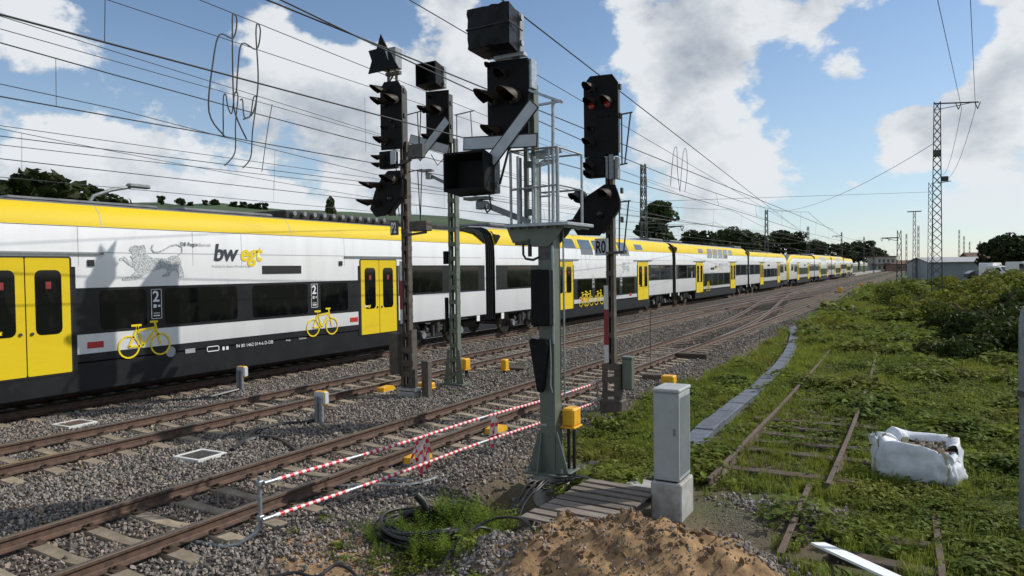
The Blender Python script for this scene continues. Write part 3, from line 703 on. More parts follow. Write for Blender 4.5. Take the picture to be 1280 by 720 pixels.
    def lion(ya, z, k=1.0):
        P = [(0, .55), (.10, .60), (.20, .53), (.32, .47), (.30, .55), (.26, .60), (.34, .62), (.30, .68), (.24, .74), (.28, .82), (.38, .86), (.52, .85), (.62, .88), (.66, .74), (.70, .62), (.80, .57), (1.0, .56), (1.2, .56), (1.36, .63), (1.50, .62), (1.58, .50), (1.60, .34), (1.64, .22), (1.66, .10), (1.50, .08), (1.49, .20), (1.42, .28), (1.32, .24), (1.26, .12), (1.06, .10), (1.08, .15), (1.18, .20), (1.20, .30), (1.10, .32), (.92, .28), (.72, .22), (.55, .12), (.40, .05), (.06, .04), (.06, .10), (.26, .14), (.38, .26), (.36, .32), (.22, .40), (.10, .50), (.0, .50)]
        mb = MB(); mb.prism([(p[0] * k, p[1] * k) for p in P], 0, .004, (HALF + .006, ya, z), (0, 1, 0), (0, 0, 1), (1, 0, 0))
        T = [(1.50, .62), (1.62, .72), (1.62, .84), (1.48, .90), (1.30, .86), (1.12, .76), (.98, .70), (.86, .70), (.80, .78), (.84, .88)]
        for a, b in zip(T, T[1:]): mb.bar((HALF + .008, ya + a[0] * k, z + a[1] * k), (HALF + .008, ya + b[0] * k, z + b[1] * k), .035 * k, .004, up=(1, 0, 0))
        mb.build('lion_emblem', 'print_lion', root)
    def small_print(yc, z, body, size=.13): lettering('lettering', body, size, 'print_white', root, (HALF + .012, yc, z))
    def mk(ya, yb, za, zb, m, nm='sign', off=.012): return panel(nm, min(ya, yb), max(ya, yb), za, zb, m, off)
    if kind == 'end':
        D1, D2 = (7.05, 8.85), (18.15, 19.97)
        for d in (D1, D2): door(*d)
        bands([(8.93, 18.05, [(9.5, 10.62), (11.1, 13.23), (13.74, 15.79), (16.33, 17.53)])], 1.56, 2.58)
        for d in (D1, D2):
            mk(d[0] - .13, d[0] - .05, .76, 3.05, 'dark_paint', 'door_surround', .005); mk(d[1] + .05, d[1] + .13, .76, 3.05, 'dark_paint', 'door_surround', .005)
        bands([(20.12, L - .08, [(20.45, 22.78), (23.5, 25.35)]), (4.2, 6.9, [(4.6, 6.6)])], 1.99, 3.06)
        skirt(6.6, 20.3, 1.13); bogie(22.9); bogie(3.7)
        mk(14.1, 15.55, 2.83, 3.06, 'seal', 'display', .012)
        panel('cab_window', 1.75, 3.4, 2.2, 3.1, 'train_glass', .006, r=.12, shear=.2)
        cw = MB(); 
        cw.sheet([[(-.55, .02, 1.95), (.55, .02, 1.95)], [(-.85, .30, 2.6), (.85, .30, 2.6)], [(-.95, .86, 3.3), (.95, .86, 3.3)]]); cw.v = [(x, y - .05, z + .05) for x, y, z in cw.v]; fix(cw).build('windscreen', 'train_glass', root)
        for s in (-1, 1):
            hl = MB(); hl.cyl((s * .6, .02, 1.35), (s * .6, -.03, 1.35), .12, n=14); fix(hl).build('headlight', 'print_white', root)
        cp = MB(); cp.box((0, -.1, .95), (.35, .5, .3), ch=.05); cp.box((0, .3, .55), (2.0, .8, .5), ch=.06); fix(cp).build('coupler', 'underframe', root)
        # roof gear
        for a, b, w, h in ((8, 11.5, 1.4, .10), (12.2, 15.2, 1.4, .12), (15.6, 20.6, 1.5, .27), (21, 24.2, 1.5, .20)):
            mb = MB(); mb.box((0, Y((a + b) / 2), 4.48 + h / 2), (w, b - a, h), ch=.05)
            mb.build('roof_unit', 'roof_grey' if h < .2 else 'underframe', root)
        if detail > 1:
            for q in range(11):
                mb = MB(); mb.cyl((.7, Y(15.9 + q * .42), 4.66), (.85, Y(15.9 + q * .42), 4.66), .075, n=10); mb.build('fan_drum', 'galv_dull', root)
    else:
        D1, D2 = (5.85, 7.9), (17.85, 19.9)
        for d in (D1, D2):
            door(*d)
            mk(d[0] - .13, d[0] - .05, .76, 3.05, 'dark_paint', 'door_surround', .005); mk(d[1] + .05, d[1] + .13, .76, 3.05, 'dark_paint', 'door_surround', .005)
        bands([(.08, 5.7, [(1.0, 3.2), (3.6, 5.3)]), (20.05, L - .08, [(20.4, 22.2), (22.6, 24.8)])], 1.99, 3.06)
        bands([(8.05, 17.7, [(8.5, 10.4), (10.9, 12.5), (12.9, 14.6), (15.1, 17.2)])], 1.22, 2.32)
        skirt(5.6, 20.2, 0); bogie(2.9); bogie(L - 2.9)
        for q, (a, b) in enumerate(((7.0, 8.4), (9.1, 10.7), (11.0, 12.6), (12.9, 14.5), (14.8, 16.4))):
            panel('deck_window', a, b, 3.62 if q else 3.95, 4.44, 'deck_glass', .008, r=.05, shear=-.42 if not flip else -.42)
        panel('deck_window', 17.6, 19.0, 4.02, 4.38, 'deck_glass', .008, r=.04, shear=-.4)
        for a, b in ((.5, 3.6), (L - 3.6, L - .5)):
            mb = MB(); mb.box((0, (a + b) / 2, 4.86), (1.7, b - a, .16), ch=.06); mb.build('roof_unit', 'roof_grey', root)
        mk(14.0, 15.3, 2.62, 2.82, 'seal', 'display', .012) if flip else None
    # lettering and signs on the near side
    if detail > 0:
        if kind == 'end':
            if not flip:
                klass(10.87); klass(16.06); bike(10.55, .93); bike(16.38, .93); lion(9.98, 2.69); logo(12.5, 3.20, .62)
                lettering('lettering', 'Mobilität für Baden-Württemberg', .088, 'print_grey', root, (HALF + .012, 12.46, 3.02)); lettering('lettering', 'DB Regio', .13, 'print_dark', root, (HALF + .012, 11.55, 3.56), offset=.002); lettering('lettering', 'Betrieb', .12, 'print_grey', root, (HALF + .012, 12.08, 3.56))
                for a, z, t in ((12.25, .86, '94 80 1462 014-6 D-DB'),): small_print(a + .9, z, t, .13)
                small_print(14.9, .88, 'bwegt', .07); small_print(15.4, .88, 'Crailsheim', .07)
                mk(11.62, 11.9, .87, .98, 'print_grey'); mk(12.25, 12.62, .84, .86, 'print_white'); mk(12.25, 12.62, .96, .98, 'print_white'); mk(12.25, 12.27, .84, .98, 'print_white'); mk(12.60, 12.62, .84, .98, 'print_white')
                for q in (12.72, 12.84): mk(q, q + .07, .84, .93, 'print_white')
                mb = MB(); mb.cyl((HALF, 11.22, .96), (HALF + .012, 11.22, .96), .13, n=18); mb.build('sign', 'print_grey', root)
                for q in (9.2, 17.62): mk(q, q + .36, 1.24, 1.38, 'print_red')
                for q in (9.25, 17.15): mk(q, q + .14, 3.06, 3.2, 'seal', 'camera_box', .03)
        elif not flip:
            lion(15.0, 2.55, .8); logo(13.0, 2.85, .45); klass(10.6); klass(14.9)
            for q in (9.3, 9.9, 11.4): bike(q, .82)
            mk(8.9, 9.3, 1.1, 1.3, 'print_red'); mk(16.3, 16.7, 1.12, 1.28, 'print_red')
            klass(3.42)
        else:
            logo(11.6, 2.75, .45); lion(13.0, 2.5, .8); bike(9.2, .82); klass(4.2)
        for q in (.45, L - .75): mk(q, q + .22, 1.3 - .55, .98, 'print_white') if q > 20 else mk(q, q + .22, .72, .98, 'print_white')
    # groove line and body joints
    panel('body_seam', 4.0 if kind == 'end' else .3, L - .3, 3.355, 3.372, 'print_grey', .003, th=.01)
    panel('body_seam', 4.0 if kind == 'end' else .3, L - .3, 3.925, 3.937, 'seal', .003, th=.01)
    for q in (5.2, 9.05, 11.9, 13.4, 17.4, 20.9, 23.3): panel('panel_joint', q, q + .012, 3.06, 3.92, 'print_grey', .002, th=.008)
    for q in (9.6, 15.2, 21.6): panel('roof_joint', q, q + .02, 3.95, 4.5, 'print_grey', .003, th=.01)
    return root
def gangway(yc, label, dd):
    root = empty('gangway_bellows', (X3, yc, 0)); tag(root, label, 'bellows', 'bellows between the rail cars')
    sec = [(1.34, .75), (1.38, 3.4), (1.35, 3.95), (1.18, 4.36), (.8, 4.52), (0, 4.57)]
    prof = [(x, z) for x, z in sec] + [(-x, z) for x, z in sec[-2::-1]]
    for k in range(6):
        mb = MB(); y = -.48 + k * .16; s0, s1 = (1.0, .965)
        rows = []
        for yy, s in ((y, s1), (y + .05, s0), (y + .11, s0), (y + .16, s1)): rows.append([(x * s, yy, .75 + (z - .75) * s) for x, z in prof])
        mb.sheet(rows); mb.build('fold', 'bellows', root, smooth=True)
    for s in (-1, 1):            # dark fairing on the car end roof
        mb = MB(); a = s * .45; b = s * (1.9 if dd else 1.7)
        q = [(x, z) for x, z in [(1.42, 3.95), (1.33, 4.27), (1.14, 4.47), (.85, 4.55), (0, 4.60)]]; q = q + [(-x, z) for x, z in q[-2::-1]]
        rows = [[(x * 1.004, a, z + .06) for x, z in q], [(x * 1.004, s * 1.0, z + .05) if z > 4.15 else (x * 1.004, a, z + .05) for x, z in q], [(x * 1.002, b, z + .015) if z > 4.42 else (x * 1.002, a * 1.02, z) for x, z in q]]
        mb.sheet(rows); mb.build('roof_fairing', 'bellows', root)
    mb = MB(); mb.box((0, 0, .55), (.6, 1.1, .3), ch=.05); mb.build('coupler', 'underframe', root)
Y0 = 0.0; PIT = 26.2; ST = (0.0, 26.75, 52.95, 79.0)
build_car('end', Y0, False, 'single-deck end car with large grey lion and two yellow bicycles on its side')
build_car('mid', ST[1], False, 'double-deck car directly behind the front-most single-deck car, partly hidden by signal posts')
build_car('mid', ST[2], True, 'second double-deck car, between two black bellows right of the signal with red lamps')
build_car('end', ST[3], True, 'single-deck car with cab at the far end of the first train half', detail=1)
U2 = 105.6
build_car('end', U2, False, 'single-deck car with yellow nose leading the distant second train half', detail=0)
build_car('mid', U2 + ST[1], False, 'double-deck car just behind the distant yellow-nosed car', detail=0)
build_car('mid', U2 + ST[2], True, 'last double-deck car but one from the far end of the train', detail=0)
build_car('end', U2 + ST[3], True, 'farthest single-deck car at the end of the train', detail=0)
for k, lab in enumerate(('black bellows between the lion car and the first double-deck car', 'black bellows between the two double-deck cars', 'black bellows behind the second double-deck car')):
    gangway((26.35, 52.55, 78.68)[k], lab, k == 1)
for k, lab in enumerate(('black bellows behind the distant yellow-nosed car', 'black bellows between the two distant double-deck cars', 'farthest black bellows near the end of the train')):
    gangway(U2 + (26.35, 52.55, 78.68)[k], lab, k == 1)
# ------------------------------------------------------------------ signals
class Sig:
    def __init__(s, name, loc, label, group='colour-light signals beside the tracks'):
        s.root = empty(name, loc); tag(s.root, label, 'signal', group); s.T = Matrix.Translation(-Vector(loc)); s.loc = Vector(loc)
    def mb(s): m = MB(); m.T = s.T; return m
    def mast(s, x, y, z0, z1, m, w=.10, gap=.15, d=.14, pitch=.42):
        for q in (-1, 1):                                   # two channels back to back, webs outside
            b = s.mb(); xx = x + q * (gap / 2 + .008)
            b.box((xx + q * .0, y, (z0 + z1) / 2), (.014, d, z1 - z0))
            for e in (-1, 1): b.box((xx - q * .028, y + e * (d / 2 - .006), (z0 + z1) / 2), (.045, .012, z1 - z0))
            b.build('mast_channel', m, s.root)
        z = z0 + .25
        while z < z1 - .1:
            for e in (-1, 1):
                b = s.mb(); b.box((x, y + e * (d / 2 + .005), z), (gap + .03, .010, .11)); b.build('batten', m, s.root)
            z += pitch
    def hood(s, x, z, yf, r=.105, l=.26, parent=None, droop=.05):
        l = l * 1.55; r = r * 1.15; b = s.mb(); A = [R(a) for a in range(-25, 206, 21)]
        def ring(rr, y, fr):
            out = []
            for a in A:
                k = max(0.0, math.sin(a)) ** .7 * .75 + .25
                out.append((x + rr * math.cos(a) * (1 - .12 * fr), yf - y * k, z + rr * math.sin(a) - droop * fr))
            return out
        o0, o1, o2 = ring(r, 0, 0), ring(r, l * .5, .5), ring(r * .97, l, 1); i2, i0 = ring(r * .97 - .010, l - .004, 1), ring(r - .010, 0, 0)
        b.sheet([o0, o1, o2, i2, i0, o0]); b.f += [] 
        h = b.build('lamp_hood', 'hood_black', parent or s.root, smooth=True); return h
    def lens(s, x, z, yf, r, m, parent=None):
        b = s.mb(); rows = []
        for k, (rr, dy) in enumerate(((1, 0), (1, .012), (.8, .022), (.45, .030), (.02, .034))):
            rows.append([(x + r * rr * math.cos(2 * PI * q / 16), yf - dy, z + r * rr * math.sin(2 * PI * q / 16)) for q in range(17)])
        b.sheet(rows); return b.build('lens', m, parent or s.root, smooth='all')
    def head(s, poly, yf, depth=.30, thick=.035, hoods=(), lenses=(), small=()):
        cx = sum(p[0] for p in poly) / len(poly); cz = sum(p[1] for p in poly) / len(poly)
        b = s.mb(); b.prism([(p[0], p[1]) for p in poly], 0, thick, (0, yf, 0), (1, 0, 0), (0, 0, 1), (0, 1, 0)); hd = b.build('signal_head', 'signal_black', s.root)
        b = s.mb(); b.prism([(cx + (p[0] - cx) * .82, cz + (p[1] - cz) * .90) for p in poly], thick, depth, (0, yf, 0), (1, 0, 0), (0, 0, 1), (0, 1, 0)); b.build('housing', 'signal_back', hd)
        for (x, z, r, l) in hoods:
            s.hood(x, z, yf - .002, r, l, hd); s.lens(x, z - .01, yf - .003, r * .82, 'lens_dark', hd)
        for (x, z, r, m) in lenses: s.lens(x, z, yf - .008, r, m, hd)
        for (x, z, r) in small: s.hood(x, z, yf - .002, r, r * 1.7, hd, droop=.01)
        b = s.mb(); xr = max(p[0] for p in poly)
        for z in (cz + .35, cz - .25): b.box((xr + .01, yf + .1, z), (.05, .08, .12), ch=.008)
        b.build('hinge', 'signal_back', hd)
        return hd
    def lampbox(s, x0, x1, z0, z1, yb, depth=.38, wrap=False, taper=.05):
        """box-shaped number indicator with a deep open sunshade facing -Y"""
        b = s.mb(); yf = yb - depth; t = taper
        fr = [(x0, yf, z0 + t), (x1, yf, z0 + t), (x1, yf, z1), (x0, yf, z1)]; bk = [(x0 + t, yb, z0), (x1 - t, yb, z0), (x1 - t, yb, z1 - t), (x0 + t, yb, z1 - t)]
        inn = [(x0 + .03, yf, z0 + t + .03), (x1 - .03, yf, z0 + t + .03), (x1 - .03, yf, z1 - .03), (x0 + .03, yf, z1 - .03)]; ind = [(x0 + .08, yb - .1, z0 + .06), (x1 - .08, yb - .1, z0 + .06), (x1 - .08, yb - .1, z1 - .1), (x0 + .08, yb - .1, z1 - .1)]
        if wrap:
            rg = random.Random(4); n = 9; rows = []
            for i in range(n):
                u = i / (n - 1); rows.append([(x0 + (x1 - x0) * v / (n - 1.0), yf - .02 + .05 * vn(u * 5, v * .9, 3) - .05 * math.sin(u * PI) * math.sin(v / (n - 1) * PI), z0 + t + (z1 - z0 - t) * u + .02 * vn(v, u * 4, 8)) for v in range(n)])
            o = s.mb(); o.add(fr + bk, [(0, 1, 5, 4), (1, 2, 6, 5), (2, 3, 7, 6), (3, 0, 4, 7), (4, 5, 6, 7)]); bx = o.build('indicator_box', 'plastic_wrap', s.root)
            o = s.mb(); o.sheet(rows); o.build('plastic_cover', 'plastic_wrap', bx, smooth='all')
            o = s.mb(); zz = (z0 + z1) / 2
            pts = [(x0 - .012, yb, zz - .04), (x0 - .012, yf - .03, zz + .02), ((x0 + x1) / 2, yf - .09, zz), (x1 + .012, yf - .03, zz + .03), (x1 + .012, yb, zz)]
            o.tube(pts, .012, 6); o.build('tie_strap', 'cable_black', bx)
        else:
            b.add(fr + bk + inn + ind, [(0, 1, 5, 4), (1, 2, 6, 5), (2, 3, 7, 6), (3, 0, 4, 7), (4, 5, 6, 7), (0, 1, 9, 8), (1, 2, 10, 9), (2, 3, 11, 10), (3, 0, 8, 11), (8, 9, 13, 12), (9, 10, 14, 13), (10, 11, 15, 14), (11, 8, 12, 15), (12, 13, 14, 15)])
            bx = b.build('indicator_box', 'signal_black', s.root)
        o = s.mb(); o.box(((x0 + x1) / 2, yb + .07, (z0 + z1) / 2 - .01), (x1 - x0 - .06, .14, z1 - z0 - .06), ch=.015); o.build('housing', 'galv_dull', bx)
        for zz in (z0 + .13, z1 - .13):
            o = s.mb(); o.cyl((x1 - .01, yb - .02, zz), (x1 + .03, yb - .02, zz), .045, n=12); o.build('bolt', 'galvanised', bx)
        return bx
    def cross(s, bars, y, w):
        for i, (cx, cz, half, a) in enumerate(bars):
            k = 1.0
            c, sn = math.cos(a), math.sin(a); h = half * k
            def quad(hh, ww): return [(cx + c * p - sn * q, cz + sn * p + c * q) for p, q in ((-hh, -ww / 2), (hh, -ww / 2), (hh, ww / 2), (-hh, ww / 2))]
            b = s.mb(); b.prism(quad(h, w), 0, .012, (0, y - i * .022, 0), (1, 0, 0), (0, 0, 1), (0, 1, 0)); e = b.build('cross_board', 'board_edge', s.root)
            b = s.mb(); b.prism(quad(h - .018, w - .036), -.003, .002, (0, y - i * .022, 0), (1, 0, 0), (0, 0, 1), (0, 1, 0)); b.build('board_face', 'board_white', e)
    def hoop(s, pts, r=.014, m='mast_lattice', name='step_frame'):
        b = s.mb(); 
        for p in pts: b.tube(p, r, 6)
        return b.build(name, m, s.root)
    def mastplate(s, x, y, z0, z1, w=.075):
        h = (z1 - z0); b = s.mb(); b.box((x, y, (z0 + z1) / 2), (w, .008, h)); pl = b.build('mast_plate', 'plate_white', s.root)
        b = s.mb(); b.box((x, y - .006, z0 + h * .46), (w + .002, .008, h * .46)); b.build('red_field', 'plate_red', pl)
    def nameplate(s, x0, x1, z0, z1, y, body, m_bg, m_tx):
        b = s.mb(); b.box(((x0 + x1) / 2, y, (z0 + z1) / 2), (x1 - x0, .02, z1 - z0)); pl = b.build('name_plate', m_bg, s.root)
        h = z1 - z0; k = h * .98 / .72 * .72
        lettering('lettering', body, h * 1.0, m_tx, pl, s.T @ Vector((x0 + .02, y - .013, z0 + h * .16)), frame=FRONT, offset=.008, sx=(x1 - x0 - .04) / (h * .62 * len(body)))

# 1: dark old mast with star shield
s1 = Sig('light_signal', (-11.05, 14.09, -.25), 'dark brown signal post with star-shaped black shield on top and plate P2')
s1.mast(-10.98, 14.12, -.2, 6.0, 'mast_brown', gap=.17, d=.15)
star = [(-11.47, 8.62), (-11.29, 8.30), (-10.94, 7.74), (-11.88, 7.72), (-11.76, 8.02), (-11.86, 8.28), (-11.60, 8.29)]
b = s1.mb(); b.prism(star, 0, .03, (0, 13.86, 0), (1, 0, 0), (0, 0, 1), (0, 1, 0)); o = b.build('star_shield', 'signal_black', s1.root)
b = s1.mb(); b.prism([(-11.28, 8.28), (-11.36, 8.28), (-11.24, 7.96)], -.006, .002, (0, 13.86, 0), (1, 0, 0), (0, 0, 1), (0, 1, 0)); b.build('pale_wedge', 'board_white', o)
b = s1.mb(); b.box((-11.30, 14.02, 8.02), (.5, .28, .5), ch=.02); b.build('indicator_housing', 'galv_dull', s1.root)
b = s1.mb(); b.bar((-11.34, 13.98, 7.4), (-11.34, 13.98, 7.8), .05); b.bar((-11.08, 13.98, 7.4), (-11.12, 13.98, 7.8), .05); b.bar((-11.34, 13.98, 7.45), (-11.1, 13.98, 7.72), .03); b.box((-11.2, 14.0, 7.66), (.42, .1, .08)); b.build('neck_bracket', 'mast_brown', s1.root)
HB = [(-11.53, 5.82), (-10.88, 5.80), (-10.88, 7.28), (-10.99, 7.44), (-11.40, 7.46), (-11.53, 7.30)]
s1.head(HB, 13.88, hoods=[(-11.40, 7.23, .10, .34), (-11.05, 6.98, .11, .30), (-11.40, 6.95, .10, .34), (-11.38, 6.02, .10, .30)], small=[(-11.42, 6.62, .05), (-11.42, 6.34, .05), (-11.18, 6.55, .035)], lenses=[(-11.2, 6.5, .04, 'lens_dark'), (-11.1, 6.35, .04, 'lens_dark')])
b = s1.mb(); b.box((-11.38, 13.98, 5.58), (.44, .22, .42), ch=.02); o = b.build('lower_box', 'signal_black', s1.root)
s1.hood(-11.48, 5.62, 13.87, .07, .28, o); s1.hood(-11.48, 5.44, 13.87, .07, .28, o)
b = s1.mb(); b.box((-11.14, 13.86, 5.62), (.16, .02, .34)); b.build('white_plate', 'board_white', s1.root)
b = s1.mb(); b.bar((-11.2, 14.0, 5.4), (-10.75, 14.05, 5.55), .08, .05); b.box((-10.55, 14.0, 5.72), (.44, .16, .34), ch=.02); b.bar((-10.95, 14.1, 5.72), (-10.5, 14.05, 5.72), .05); b.build('cable_terminal', 'signal_back', s1.root)
DP = [(-11.50, 5.14), (-11.30, 5.30), (-10.92, 5.28), (-10.86, 5.0), (-10.92, 4.66), (-11.40, 4.22), (-11.70, 4.20), (-11.88, 4.40), (-11.72, 4.82)]
s1.head(DP, 13.84, hoods=[(-11.12, 5.06, .12, .34), (-11.60, 4.93, .10, .46), (-11.70, 4.52, .10, .46)], lenses=[(-11.25, 4.62, .08, 'lens_dark')])
s1.nameplate(-11.34, -11.10, 3.74, 4.10, 13.96, 'P2', 'signal_back', 'print_white')
b = s1.mb(); b.box((-10.46, 14.0, 3.93), (.5, .26, .24), ch=.015); o = b.build('junction_box', 'mast_brown', s1.root)
b = s1.mb(); b.bar((-11.0, 14.0, 3.72), (-10.3, 14.0, 3.78), .08, .05); b.box((-11.3, 13.98, 4.3), (.16, .1, .16)); b.build('bracket', 'mast_brown', s1.root)
s1.hoop([[(-10.80, 14.0, 6.62), (-10.38, 14.0, 6.66)], [(-10.50, 14.0, 6.65), (-10.46, 14.0, 5.72)], [(-10.40, 14.0, 6.65), (-10.46, 14.0, 5.72)], [(-10.80, 14.0, 5.25), (-10.38, 14.0, 5.28)], [(-10.52, 14.0, 5.27), (-10.46, 14.0, 4.05)], [(-10.40, 14.0, 5.27), (-10.46, 14.0, 4.05)]])
s1.mastplate(-11.08, 14.0, 1.58, 3.1)
b = s1.mb(); b.box((-11.24, 13.95, .85), (.26, .2, 1.0), ch=.015); b.build('cable_cabinet', 'mast_brown', s1.root)
for q in (-1, 1):
    b = s1.mb(); b.box((-10.95 + q * .16, 14.1, .58), (.03, .2, 1.7)); b.box((-10.95 + q * .13, 14.0, .58), (.08, .02, 1.7)); b.build('base_channel', 'mast_brown', s1.root)
for z in (-.1, .35, .62, .95):
    b = s1.mb(); b.box((-10.95, 13.985, z), (.42, .02, .14)); b.build('batten', 'mast_brown', s1.root)
b = s1.mb(); b.box((-10.92, 14.08, -.02), (.62, .34, .05)); b.box((-10.92, 14.08, -.22), (.5, .4, .3), ch=.03); b.build('footing', 'concrete', s1.root)
b = s1.mb(); b.box((-10.50, 14.2, .2), (.20, .18, .95), ch=.015); o = b.build('cable_post', 'mast_brown', s1.root)
b = s1.mb(); b.tube([(-11.1, 13.9, 5.4), (-11.02, 13.9, 5.0), (-11.08, 13.92, 4.5), (-11.05, 13.95, 4.2)], .012, 6); b.tube([(-11.86, 13.7, 7.1), (-11.86, 13.7, 5.8)], .004, 5); b.build('cable', 'cable_black', s1.root)

# 2: light green mast with white cross
s2 = Sig('light_signal', (-10.82, 15.78, -.25), 'light green lattice signal post with a small white cross over its black head')
s2.mast(-10.74, 15.82, -.12, 6.3, 'mast_green', gap=.22, d=.16, pitch=.38)
s2.lampbox(-11.50, -10.86, 7.62, 8.24, 15.68, depth=.40)
s2.head([(-11.42, 6.14), (-10.70, 6.14), (-10.70, 7.54), (-11.42, 7.58)], 15.6, hoods=[(-10.96, 7.02, .12, .28), (-11.28, 7.04, .11, .36), (-11.28, 6.36, .09, .26)], small=[(-11.25, 7.4, .06)])
s2.cross([(-11.17, 6.15, .65, R(-18)), (-11.04, 6.26, .66, R(43))], 15.36, .24)
b = s2.mb(); b.bar((-11.45, 15.6, 5.44), (-10.8, 15.75, 5.10), .06, .08); b.box((-11.4, 15.55, 5.5), (.36, .22, .05)); b.box((-11.35, 15.6, 5.36), (.14, .12, .16)); b.build('bracket_arm', 'galv_dull', s2.root)
s2.hoop([[(-10.6, 15.75, 6.9), (-10.0, 15.75, 6.95)], [(-10.55, 15.75, 6.9), (-10.55, 15.75, 5.7)], [(-10.12, 15.75, 6.95), (-10.05, 15.75, 5.75)], [(-10.6, 15.75, 5.7), (-10.0, 15.75, 5.72)]], .016, 'galv_dull')
b = s2.mb(); b.tube([(-10.9, 15.6, 6.1), (-10.7, 15.55, 5.75), (-10.55, 15.65, 5.9)], .014, 6); b.tube([(-11.2, 15.5, 5.9), (-11.0, 15.5, 5.6), (-10.85, 15.6, 5.8)], .012, 6); b.build('cable', 'cable_black', s2.root)
b = s2.mb(); b.box((-10.93, 15.72, 3.2), (.10, .14, .34), ch=.01); b.box((-10.93, 15.72, 1.7), (.07, .1, .9), ch=.01); b.build('fuse_box', 'signal_black', s2.root)
for q in (-1, 1):
    b = s2.mb(); b.prism([(0, 0), (.18, 0), (.06, .9), (0, .9)], -.006, .006, (-10.74 + q * .13, 15.72, -.12), (q, 0, 0), (0, 0, 1), (0, 1, 0)); b.build('gusset', 'mast_green', s2.root)
b = s2.mb(); b.box((-10.74, 15.82, -.13), (.70, .46, .04)); b.build('base_plate', 'mast_green', s2.root)
b = s2.mb(); b.box((-10.74, 15.82, -.3), (.6, .5, .3), ch=.03); b.build('footing', 'concrete', s2.root)

# 3: new green mast with service basket
s3 = Sig('light_signal', (-4.72, 9.36, -.55), 'tall new green signal post with service basket and large white cross, nearest the camera')
b = s3.mb(); cx, cy = -4.70, 9.36
b.box((cx, cy - .105, 1.75), (.24, .016, 3.5)); b.box((cx, cy + .105, 1.75), (.24, .016, 3.5)); b.box((cx, cy, 1.75), (.016, .20, 3.5)); b.build('mast', 'mast_green_new', s3.root)
for q in (-1, 1):
    b = s3.mb(); b.box((cx + q * .112, cy, 1.75), (.012, .19, 3.5)); b.build('mast_side', 'mast_green_new', s3.root)
for q in (-1, 1):
    b = s3.mb(); b.prism([(0, 0), (.20, 0), (.03, .58), (0, .58)], -.008, .008, (cx + q * .12, cy - .1, -.05), (q, 0, 0), (0, 0, 1), (0, 1, 0)); b.build('gusset', 'mast_green_new', s3.root)
    b = s3.mb(); b.prism([(0, 0), (.18, 0), (.03, .55), (0, .55)], -.008, .008, (cx + q * .09, cy + q * .114, -.05), (0, q, 0), (0, 0, 1), (1, 0, 0)); b.build('gusset', 'mast_green_new', s3.root)
b = s3.mb(); b.prism([(-.12, 0), (.12, 0), (.12, .5), (-.12, .5)], -.012, .0, (cx, cy - .113, -.05), (1, 0, 0), (0, 0, 1), (0, 1, 0)); b.build('base_panel', 'mast_green_new', s3.root)
b = s3.mb(); b.box((cx, cy, -.065), (.66, .56, .03), ch=.006); b.build('base_plate', 'mast_green_new', s3.root)
for q in (-1, 1):
    for e in (-1, 1):
        b = s3.mb(); b.cyl((cx + q * .27, cy + e * .22, -.06), (cx + q * .27, cy + e * .22, .03), .018, n=6); b.cyl((cx + q * .27, cy + e * .22, -.05), (cx + q * .27, cy + e * .22, -.02), .032, n=6); b.build('anchor_bolt', 'galvanised', s3.root)
b = s3.mb(); b.cyl((cx, cy, -1.0), (cx, cy, -.08), .27, n=28); b.build('foundation_pile', 'concrete', s3.root, smooth=True)
for z in (.62, .28):
    b = s3.mb(); b.box((cx - .06, cy - .118, z), (.10, .012, .03)); b.box((cx + .122, cy, z), (.012, .1, .03)); b.build('strap', 'galvanised', s3.root)
# platform and brackets
b = s3.mb(); b.box((-4.80, 9.58, 3.50), (1.02, .92, .05), ch=.008); pf = b.build('platform', 'galvanised', s3.root)
for q in range(7):
    b = s3.mb(); b.box((-5.24 + q * .147, 9.58, 3.462), (.012, .86, .03)); b.build('grating_bar', 'galv_dull', pf)
for yy in (9.22, 9.50):
    b = s3.mb(); b.prism([(-.56, 0), (.36, 0), (.30, -.10), (.12, -.28), (-.14, -.28), (-.20, -.18), (-.46, -.22), (-.52, -.10)], 0, .014, (cx - .06, yy, 3.47), (1, 0, 0), (0, 0, 1), (0, 1, 0)); b.build('bracket', 'mast_green_new', s3.root)
b = s3.mb(); b.box((-5.03, 9.36, 3.33), (.34, .26, .22), ch=.01); b.box((-4.72, 9.36, 3.22), (.16, .24, .44)); b.build('cable_tray', 'signal_back', s3.root)
b = s3.mb(); b.tube([(-5.06, 9.24, 3.34), (-5.06, 9.24, 3.08), (-5.02, 9.24, 3.02), (-4.9, 9.24, 3.0), (-4.8, 9.24, 3.04)], .018, 8); b.tube([(-4.95, 9.24, 3.3), (-4.95, 9.24, 3.05)], .03, 8); b.build('conduit', 'pipe_black', s3.root)
# upper mast with head
b = s3.mb()
for q in (-1, 1):
    b = s3.mb(); b.box((-5.02 + q * .085, 9.45, 4.55), (.014, .14, 2.05)); b.box((-5.02 + q * .06, 9.385, 4.55), (.05, .012, 2.05)); b.build('mast_channel', 'mast_green_new', s3.root)
for z in (3.7, 4.05, 4.4, 4.75, 5.1):
    b = s3.mb(); b.box((-5.02, 9.376, z), (.18, .01, .10)); b.build('batten', 'mast_green_new', s3.root)
for (x, w) in ((-4.90, .035), (-5.14, .03)):
    b = s3.mb(); b.box((x, 9.32, 4.0), (w, .05, 1.0)); b.build('cable_channel', 'galvanised', s3.root)
s3.lampbox(-5.70, -5.02, 5.98, 6.60, 9.20, depth=.36, wrap=True)
b = s3.mb(); b.box((-5.22, 9.22, 5.96), (.5, .12, .05)); b.box((-5.15, 9.3, 5.95), (.12, .1, .14)); b.build('indicator_bracket', 'galvanised', s3.root)
